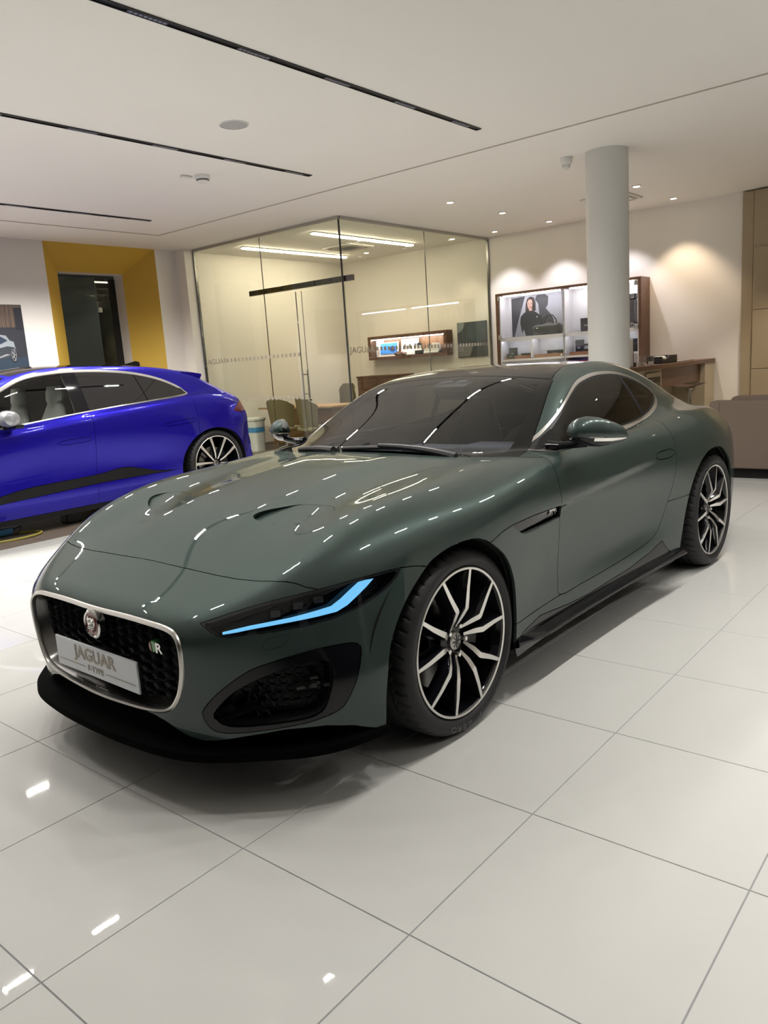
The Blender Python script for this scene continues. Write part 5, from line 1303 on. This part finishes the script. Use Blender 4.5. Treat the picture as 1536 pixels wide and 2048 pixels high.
# ---- cabin behind the glass
cab = obj('dashboard', box(NB(), (0, 1.06, .76), (1.34, .44, .22), .05, 3), MT['cabin'], G_)
obj('instrument_hood', box(NB(), (.37, 1.13, .885), (.36, .20, .06), .025, 3), MT['cabin'], cab); obj('centre_vent', box(NB(), (0, 1.10, .885), (.34, .16, .035), .012, 2), MT['cabin'], cab)
obj('head_up_display', box(NB(), (.35, 1.0, .876), (.22, .10, .012), .004), MT['blackgl'], cab)
sw = obj('steering_wheel', (lambda bm: bm)(tube(NB(), [Vector((.37, 1.42, .80))+Vector((.18*math.cos(a), .06*math.sin(a), .17*math.sin(a))) for a in [2*PI*k/32 for k in range(32)]], .016, 10, closed=True)), MT['leather'], G_)
obj('wheel_hub', box(NB(), (.37, 1.41, .79), (.20, .06, .12), .03, 2), MT['leather'], sw)
for s in (-1, 1): obj('wheel_spoke', tube(NB(), [(.37, 1.41, .79), (.37+s*.17, 1.42, .80)], .014, 8), MT['leather'], sw)
for s in (-1, 1):
    st_ = obj('seat', box(NB(), (s*.37, 1.72, .44), (.48, .52, .18), .05, 3), MT['leather'], G_)
    rows = []
    for i, (zz, wd, yy) in enumerate(((.46, .22, 1.96), (.62, .235, 2.0), (.78, .22, 2.04), (.90, .17, 2.07), (.98, .13, 2.085), (1.04, .12, 2.09), (1.09, .09, 2.095))):
        rows.append([(s*.37+wd*math.cos(a), yy+.065*math.sin(a)-.02, zz) for a in [2*PI*k/20 for k in range(20)]])
    bm = NB(); V = grid(bm, rows, True); bm.faces.new(V[-1]); obj('backrest', bm, MT['leather'], st_)
ch_ = obj('rear_view_mirror', box(NB(), (0, 1.30, 1.155), (.22, .03, .06), .012, 2), MT['plast'], G_)
obj('camera_housing', prism(NB(), [(-.10, 1.245), (.10, 1.245), (.13, 1.36), (-.13, 1.36)], .03, lambda u, v, w: Vector((u, v, float(roof(np.array(u), np.array(v)))-.012-w))), MT['plast'], ch_)
for u in (-.05, .05): obj('camera_lens', prism(NB(), [(u-.03, 1.29), (u+.03, 1.30), (u+.02, 1.33), (u-.02, 1.33)], .003, lambda a, v, w: Vector((a, v, float(roof(np.array(a), np.array(v)))-.006-w))), MT['cabin'], ch_)
bm = NB(); box(bm, (0, 2.45, .55), (1.3, .06, .6)); box(bm, (0, 1.6, .30), (1.4, 1.8, .05)); box(bm, (0, .72, .62), (1.4, .06, .5)); obj('cabin_tub', bm, MT['void'], G_)
def taillamp():
    bm = NB(); rows = [[by_s(s, z, .004) for z in (.80, .84, .875)] for s in np.linspace(3.95, 4.12, 8)]
    grid(bm, rows); return bm
# ================================================================ THE BLUE CAR
bprof = nspl([-.9, -.5, -.1, .2, .5, .8, 1.2, 1.75, 2.2, 2.73, 3.0, 3.2, 3.48, 3.62, 3.8, 4.2], [.60, .78, .98, 1.17, 1.34, 1.455, 1.54, 1.552, 1.532, 1.475, 1.40, 1.30, 1.15, 1.02, .62, -.4])
def broof(x, y): return bprof(y-.05*x*x)-.05*np.abs(x/.6)**2.2-8*np.maximum(y-3.50, 0)**1.5
bgw = nspl([-.2, .4, 1.0, 1.6, 2.2, 2.7, 3.2, 3.7], [.86, .865, .868, .865, .85, .815, .77, .70])
def bwg(y, z): t = np.maximum(z-1.05, -.05); return bgw(y)-.36*t-.35*np.maximum(t, 0)**2
BDY = [-.9, -.6, -.2, .4, .87, 1.6, 2.2, 2.73, 3.2, 3.5, 3.75]
_bd = Tab2(BDY, [0, .3, .6, .8, .95], [[.80, .79, .76, .70, .60], [.92, .91, .89, .84, .76], [1.0, 1.0, .98, .94, .88], [1.02, 1.02, 1.01, .995, .95], [1.04, 1.04, 1.03, 1.02, .985], [1.09, 1.09, 1.09, 1.085, 1.05], [1.12, 1.12, 1.12, 1.125, 1.10], [1.13, 1.13, 1.135, 1.145, 1.12], [1.11, 1.115, 1.12, 1.11, 1.06], [1.08, 1.08, 1.08, 1.06, .98], [1.04, 1.04, 1.03, .99, .90]])
def bdeck(x, y): return _bd(y, np.abs(x))
BYS = [-.4, 0, .5, 1.0, 1.6, 2.2, 2.6, 2.99, 3.3]
def bo(z, nose, Wd, tail): return (z, nose+list(zip(Wd, BYS))+tail)
BOUT = [bo(.10, [(0, -.80), (.5, -.76), (.8, -.60)], [.86, .90, .86, .855, .855, .86, .87, .89, .86], [(.6, 3.52), (.3, 3.58), (0, 3.60)]),
 bo(.30, [(0, -.86), (.5, -.82), (.82, -.64)], [.90, .935, .91, .90, .90, .905, .92, .935, .915], [(.66, 3.50), (.35, 3.57), (0, 3.60)]),
 bo(.50, [(0, -.87), (.5, -.83), (.82, -.64)], [.90, .94, .905, .89, .89, .905, .93, .945, .92], [(.68, 3.57), (.35, 3.645), (0, 3.67)]),
 bo(.70, [(0, -.85), (.5, -.80), (.8, -.60)], [.88, .935, .915, .90, .905, .925, .94, .945, .915], [(.68, 3.61), (.35, 3.68), (0, 3.70)]),
 bo(.90, [(0, -.80), (.5, -.74), (.76, -.52)], [.84, .91, .915, .91, .915, .93, .935, .93, .895], [(.70, 3.62), (.35, 3.69), (0, 3.71)]),
 bo(1.05, [(0, -.74), (.5, -.66), (.72, -.42)], [.80, .88, .89, .89, .895, .905, .905, .895, .86], [(.66, 3.53), (.35, 3.60), (0, 3.62)]),
 bo(1.20, [(0, -.68), (.5, -.60), (.68, -.36)], [.76, .84, .86, .86, .865, .87, .87, .855, .82], [(.62, 3.48), (.35, 3.55), (0, 3.57)])]
BC = Car(BOUT, -.05, 2.95, bdeck, broof, bwg, z0=.50, kdeck=.08, kroof=.08, kun=lambda x, y: .015+.06*sstep(y, 2.6, 3.0))
BFX = make_fxyz(BC)
blue = thing('electric_car', 'vivid blue electric crossover on the left, partly cut by the frame', 'car', (-6.87, 1.29, 0))
circ = lambda cy_, cz_, r: (lambda x, y, z: np.where(x > .5, r-np.hypot(y-cy_, z-cz_), -.1))
b_fa, b_ra = circ(0, .36, .42), (lambda x, y, z: np.where(x > .5, 1-np.hypot((y-2.96)/.475, (z-.345)/.425), -.1)*.4)
BD = smooth_poly([(-.15, .925), (.15, 1.07), (.45, 1.22), (.723, 1.335), (.998, 1.44), (1.3, 1.478), (1.6, 1.482), (1.9, 1.465), (2.187, 1.428), (2.45, 1.36), (2.65, 1.27), (2.735, 1.20), (2.725, 1.153), (2.2, 1.115), (1.6, 1.078), (.865, 1.013), (.35, .965)], 6)
g_dlo = lambda x, y, z: np.where((x > .4) & (z > .7), poly_sd(BD, y, z), -.1)
g_d2 = lambda x, y, z: g_dlo(x, y, z)-np.where(z > 1.07+.06*y, .026, .011)
g_b1 = lambda x, y, z: np.where(z > .9, y-1.375-.02*(z-1), .1); g_b2 = lambda x, y, z: np.where(z > .9, y-1.53-.0*(z-1), .1); g_c1 = lambda x, y, z: np.where(z > .9, y-2.19-.18*(1.25-z), .1); g_c2 = lambda x, y, z: g_c1(x, y, z)-.02
STP = smooth_poly([(.30, .36), (.517, .40), (.778, .437), (1.1, .45), (1.488, .460), (1.70, .484), (1.83, .487), (1.97, .458), (2.2, .40), (2.46, .376), (2.47, .371), (2.274, .376), (1.9, .376), (1.513, .372), (1.0, .352), (.507, .333), (.3, .33)], 4)
g_st = lambda x, y, z: np.where(x > .5, poly_sd(STP, y, z), -.1)
g_sill = lambda x, y, z: np.where((y > .3) & (y < 2.6), z-.176-.0*(y), .1)
g_bot = lambda x, y, z: z-np.where((y > .3) & (y < 2.6), .125, .22)
fdd = tabf([(.12, 1.475), (.19, 1.475), (.407, 1.497), (.70, 1.515), (.954, 1.524), (1.09, 1.528), (1.5, 1.53)]); rdd = tabf([(.19, 2.46), (.78, 2.46), (.80, 2.5), (.88, 2.73), (1.0, 2.75), (1.15, 2.75)])
g_fd = lambda x, y, z: np.where((x > .5) & (z < 1.3), y-fdd(z), .1)
g_rd = lambda x, y, z: np.where((x > .5) & (z > .7) & (y > 2.3), y-2.74+.01*(z-1.1), -.1)
HL_ = [smooth_poly([(1.16, .79), (1.17, .825), (1.45, .835), (1.465, .815), (1.45, .795)], 3), smooth_poly([(2.335, .845), (2.345, .88), (2.69, .90), (2.70, .875), (2.68, .86)], 3)]
g_h = lambda x, y, z: np.where(x > .5, np.maximum(poly_sd(HL_[0], y, z), poly_sd(HL_[1], y, z)), -.1)
TLP = smooth_poly([(x_+y_, z_) for x_, y_, z_ in [(.86, 3.25, .935), (.855, 3.36, .99), (.82, 3.50, 1.03), (.72, 3.55, 1.03), (.70, 3.60, .96), (.80, 3.50, .925), (.85, 3.40, .91)]], 3)
g_tl = lambda x, y, z: np.where((x > .4) & (y > 3.1), poly_sd(TLP, y-.5*x, z), -.1)
TLP = smooth_poly([(y_-.5*x_, z_) for x_, y_, z_ in [(.875, 3.28, .935), (.865, 3.38, .985), (.83, 3.50, 1.028), (.70, 3.585, 1.03), (.70, 3.60, .93), (.82, 3.52, .915), (.86, 3.42, .908)]], 3)
g_ws = lambda x, y, z: np.minimum(np.minimum(y+.12-.35*x*x, .70-.30*(y-.0)-x+.10), .90-y)
g_rw = lambda x, y, z: np.minimum(np.minimum(y-3.13, 3.46-y), .62-.35*(y-3.1)-x)
g_rf = lambda x, y, z: np.where(z > 1.3, np.minimum(np.minimum(y-.95, 2.7-y), .53-x), -.1)
bm = half_mesh(BC, 36, 190, 44, phis(110))
drop_faces(bm, lambda x, y, z: z < .08)
for f, rm in ((g_bot, lambda *a: g_bot(*a) < 0), (b_fa, lambda *a: b_fa(*a) > 0), (b_ra, lambda *a: b_ra(*a) > 0), (g_dlo, None), (g_d2, None), (g_b1, None), (g_b2, None), (g_c1, None), (g_c2, None), (g_st, None), (g_sill, None), (g_fd, None), (g_rd, None), (g_h, None), (g_tl, None), (g_ws, None), (g_rw, None), (g_rf, None)):
    cut(bm, f)
    if rm: drop_faces(bm, rm)
BK = Skin(bm, BFX); x, y, z = BK.ctr.T
lb = np.full(len(x), 'body', dtype=object)
lb[(y > .45) & (g_fd(x, y, z) < 0) & (z < 1.3)] = 'fdoor'; lb[(g_fd(x, y, z) > 0) & (y > 1.3) & (y < 2.8) & (z < .98+.07*y) & (g_rd(x, y, z) < 0)] = 'rdoor'
lb[(g_h(x, y, z) > 0) & (y < 1.9)] = 'handle'; lb[(g_h(x, y, z) > 0) & (y > 1.9)] = 'handle2'
lb[(lb == 'fdoor') & (z < .40)] = 'fdl'; lb[(lb == 'rdoor') & (z < np.interp(y, [.3, 1.5, 2.0, 2.3, 2.46], [.345, .415, .415, .386, .3725]))] = 'rdl'
lb[g_st(x, y, z) > 0] = 'clad'; lb[(g_sill(x, y, z) < 0)] = 'sillb'
lb[g_rf(x, y, z) > 0] = 'roof'; lb[g_ws(x, y, z) > 0] = 'ws'; lb[g_rw(x, y, z) > 0] = 'rw'
lb[g_dlo(x, y, z) > 0] = 'trim'; g2 = g_d2(x, y, z) > 0
lb[g2] = 'blackp'; lb[g2 & (y > 2.0)] = 'blackc'; lb[g2 & (y < 1.375+.02*(z-1))] = 'fw'; lb[g2 & (g_b2(x, y, z) > 0) & (g_c1(x, y, z) < 0)] = 'rwin'; lb[g2 & (g_c2(x, y, z) > 0)] = 'qwin'
lb[g_tl(x, y, z) > 0] = 'tail'
def B_(k, name, m, mode, **kw): return BK.panel(name, lb == k, MT[m], kw.pop('parent', blue), mode, **kw)
B_('body', 'body_shell', 'blue', 'join'); fd_ = B_('fdoor', 'front_door', 'blue', 'pair'); rd_ = B_('rdoor', 'rear_door', 'blue', 'pair')
hd_ = B_('handle', 'door_handle', 'blue', 'pair', gap=.0025)
hr_ = B_('handle2', 'door_handle', 'blue', 'pair', gap=.0025)
for h, d in zip(hd_+hr_, fd_+rd_): h.parent = d
B_('fdl', 'lower_front_door', 'blue', 'pair'); B_('rdl', 'lower_rear_door', 'blue', 'pair'); B_('blackc', 'window_divider', 'blackgl', 'pair', gap=0)
B_('clad', 'side_cladding', 'black', 'pair', off=.004, label='black cladding strip'); B_('sillb', 'side_sill', 'black', 'pair', label='black plastic sill')
B_('trim', 'window_trim', 'silver', 'pair', off=.003, gap=0, label='bright chrome window trim'); B_('blackp', 'window_pillar', 'blackgl', 'pair', gap=0)
B_('fw', 'front_side_window', 'bglass', 'pair', rim=False, gap=0); B_('rwin', 'rear_side_window', 'privglass', 'pair', rim=False, gap=0); B_('qwin', 'quarter_window', 'privglass', 'pair', rim=False, gap=0)
B_('ws', 'windshield', 'bglass', 'join', rim=False, gap=0); B_('rw', 'rear_window', 'privglass', 'join', gap=0); B_('roof', 'roof_panel', 'privglass', 'join', gap=.001, label='dark glass roof')
B_('tail', 'tail_lamp', 'tail', 'pair', gap=.001)
sel = np.isin(lb, ['body', 'fdoor', 'rdoor', 'fdl', 'rdl', 'handle', 'handle2', 'blackc', 'clad', 'sillb', 'trim', 'blackp', 'roof'])
BK.panel('inner_shell', sel, MT['void'], blue, 'join', off=-.03, gap=0, rim=False)  # same added black shell, keeps the panel gaps dark
def bspk():
    out = []
    for k in range(5):
        for s in (-1, 1):
            a = 72*k+7; out.append(lambda a=a, s=s: spoke_bm([.300, .22, .12, .055], [a+s*20.5, a+s*19, a+s*17, a+s*15], [.0, .0, -.006, -.02], [.017, .013, .009, .007], .04, .004))
    return out
bw = make_wheel(blue, .308, .375, .255, bspk(), '')
bw.location = (.925, 2.96, .372); wcopy(bw, blue, (.925, 0, .372), 0); wcopy(bw, blue, (-.925, 2.96, .372), PI); wcopy(bw, blue, (-.925, 0, .372), PI)
for yc_ in (0.0, 2.96):
    for s in (-1, 1):
        bm = NB(); rows = []
        for xx in (.40, .62, .88): rows.append([(s*xx, yc_+.45*math.cos(a), .36+.45*math.sin(a)) for a in np.linspace(-.25, PI+.25, 30)])
        V = grid(bm, rows); c0 = bm.verts.new((s*.40, yc_, .36))
        for k in range(29): bm.faces.new((c0, V[0][k], V[0][k+1]))
        obj('wheel_well', bm, MT['void'], blue)
bm = NB(); box(bm, (0, 1.48, .20), (1.62, 2.1, .08)); box(bm, (0, 3.3, .3), (1.0, .5, .1)); box(bm, (0, -.55, .3), (1.0, .5, .1)); obj('underbody', bm, MT['void'], blue)
# spoiler + fin + mirror
rows = []
for xx in np.linspace(-.60, .60, 21):
    e = 1-(abs(xx)/.60)**6*.5; yb = 3.10+.02*e
    zt_ = float(broof(np.array(abs(xx)), np.array(2.85))); rows.append([(xx, 2.84, zt_+.002), (xx, 2.98, zt_-.012), (xx, yb, 1.418-.05*(xx/.6)**2), (xx, yb-.003, 1.40-.05*(xx/.6)**2), (xx, 3.07, 1.345-.05*(xx/.6)**2), (xx, 3.04, 1.31-.05*(xx/.6)**2)])
bm = NB(); V = grid(bm, rows)
for r in (V[0], V[-1]): bm.faces.new(r)
bmesh.ops.recalc_face_normals(bm, faces=bm.faces[:]); bm.normal_update()
obj('roof_spoiler', bm, MT['blue'], blue)
bm = prism(NB(), [(2.42, 0), (2.72, 0), (2.71, .075), (2.66, .08), (2.52, .03)], .02, lambda u, v, w: (w-.01, u, v+float(bprof(np.array(u)))-.006)); obj('roof_fin', bm, MT['blackgl'], blue)
for s in (-1, 1):
    rows = []
    for u, h, t in ((0, .25, .3), (.02, .75, .8), (.07, 1, 1), (.13, 1, 1), (.19, .85, .8), (.21, .5, .4)):
        rows.append([(s*(.90+u), (.66+.085*t*math.cos(a)), 1.085+.072*h*math.sin(a)) for a in [2*PI*k/20 for k in range(20)]])
    bm = NB(); V = grid(bm, rows, True); bm.faces.new(V[0]); bm.faces.new(V[-1]); m_ = obj('door_mirror', bm, MT['silverp'], blue, label='silver door mirror')
    obj('mirror_base', box(NB(), (s*.99, .715, 1.012), (.21, .085, .035), .012, 2), MT['blackgl'], m_); obj('mirror_arm', tube(NB(), [(s*.84, .66, .99), (s*.93, .70, 1.01)], .02, 10), MT['blackgl'], m_)
# seats and cabin
for s in (-1, 1):
    for yy in (1.05,):
        se = obj('seat', box(NB(), (s*.38, yy, .62), (.50, .52, .2), .06, 3), MT['greyleather'], blue)
        rows = []
        for zz, wd, y2 in ((.68, .23, .28), (.85, .25, .32), (1.02, .23, .36), (1.12, .16, .385), (1.17, .10, .39), (1.20, .135, .39), (1.28, .14, .40), (1.34, .10, .405)):
            rows.append([(s*.38+wd*math.cos(a), yy+y2+.06*math.sin(a), zz) for a in [2*PI*k/20 for k in range(20)]])
        bm = NB(); V = grid(bm, rows, True); bm.faces.new(V[-1]); obj('backrest', bm, MT['greyleather'], se)
sw = obj('steering_wheel', tube(NB(), [Vector((.38, .72, .98))+Vector((.18*math.cos(a), .07*math.sin(a), .17*math.sin(a))) for a in [2*PI*k/28 for k in range(28)]], .016, 8, closed=True), MT['leather'], blue)
obj('wheel_hub', box(NB(), (.38, .71, .97), (.2, .06, .11), .02, 2), MT['leather'], sw)
obj('dashboard', box(NB(), (0, .35, .88), (1.5, .5, .24), .06, 3), MT['cabin'], blue)
bm = NB(); box(bm, (0, 1.75, .8), (1.5, .06, 1.0)); box(bm, (0, .9, .35), (1.6, 1.7, .06)); obj('cabin_tub', bm, MT['void'], blue)
# ---- charging cable and wheel block under the car
cb = thing('charging_cable', 'coiled yellow cable with a blue connector on the brown floor under the blue car', 'cable', (-6.0, 1.95, .001))
pts = [(-.25, -.75, .012), (-.05, -.45, .012), (.08, -.15, .014), (.10, .10, .016), (-.02, .22, .018), (-.18, .15, .016), (-.20, -.08, .014), (-.10, -.30, .030), (-.02, -.42, .014), (-.15, -.80, .012)]
P3 = smooth_poly([p[:2] for p in pts], 6); obj('cord', tube(NB(), [(p[0], p[1], .012+.004*math.sin(i*.4)) for i, p in enumerate(P3[:-6])], .010, 8), MT['yellowcable'], cb)
obj('connector', box(NB(), (-.20, -.05, .045), (.07, .16, .06), .01, 2), MT['bluep'], cb); obj('plug_lead', tube(NB(), [(-.2, .04, .05), (-.15, .10, .08), (-.12, .05, .02), (-.1, -.35, .012)], .006, 6), MT['plast'], cb)
obj('charger_box', box(NB(), (-.28, -.55, .06), (.16, .22, .12), .015, 2), MT['plast'], cb)
lk = thing('jack_pad', 'small dark support block on the brown floor under the blue car sill', 'block', (-6.25, 2.60, .001))
boxm('pad', (0, 0, .05), (.14, .16, .10), MT['plast'], lk, .01); boxm('top_plate', (0, 0, .115), (.10, .12, .03), MT['rubber'], lk, .004)
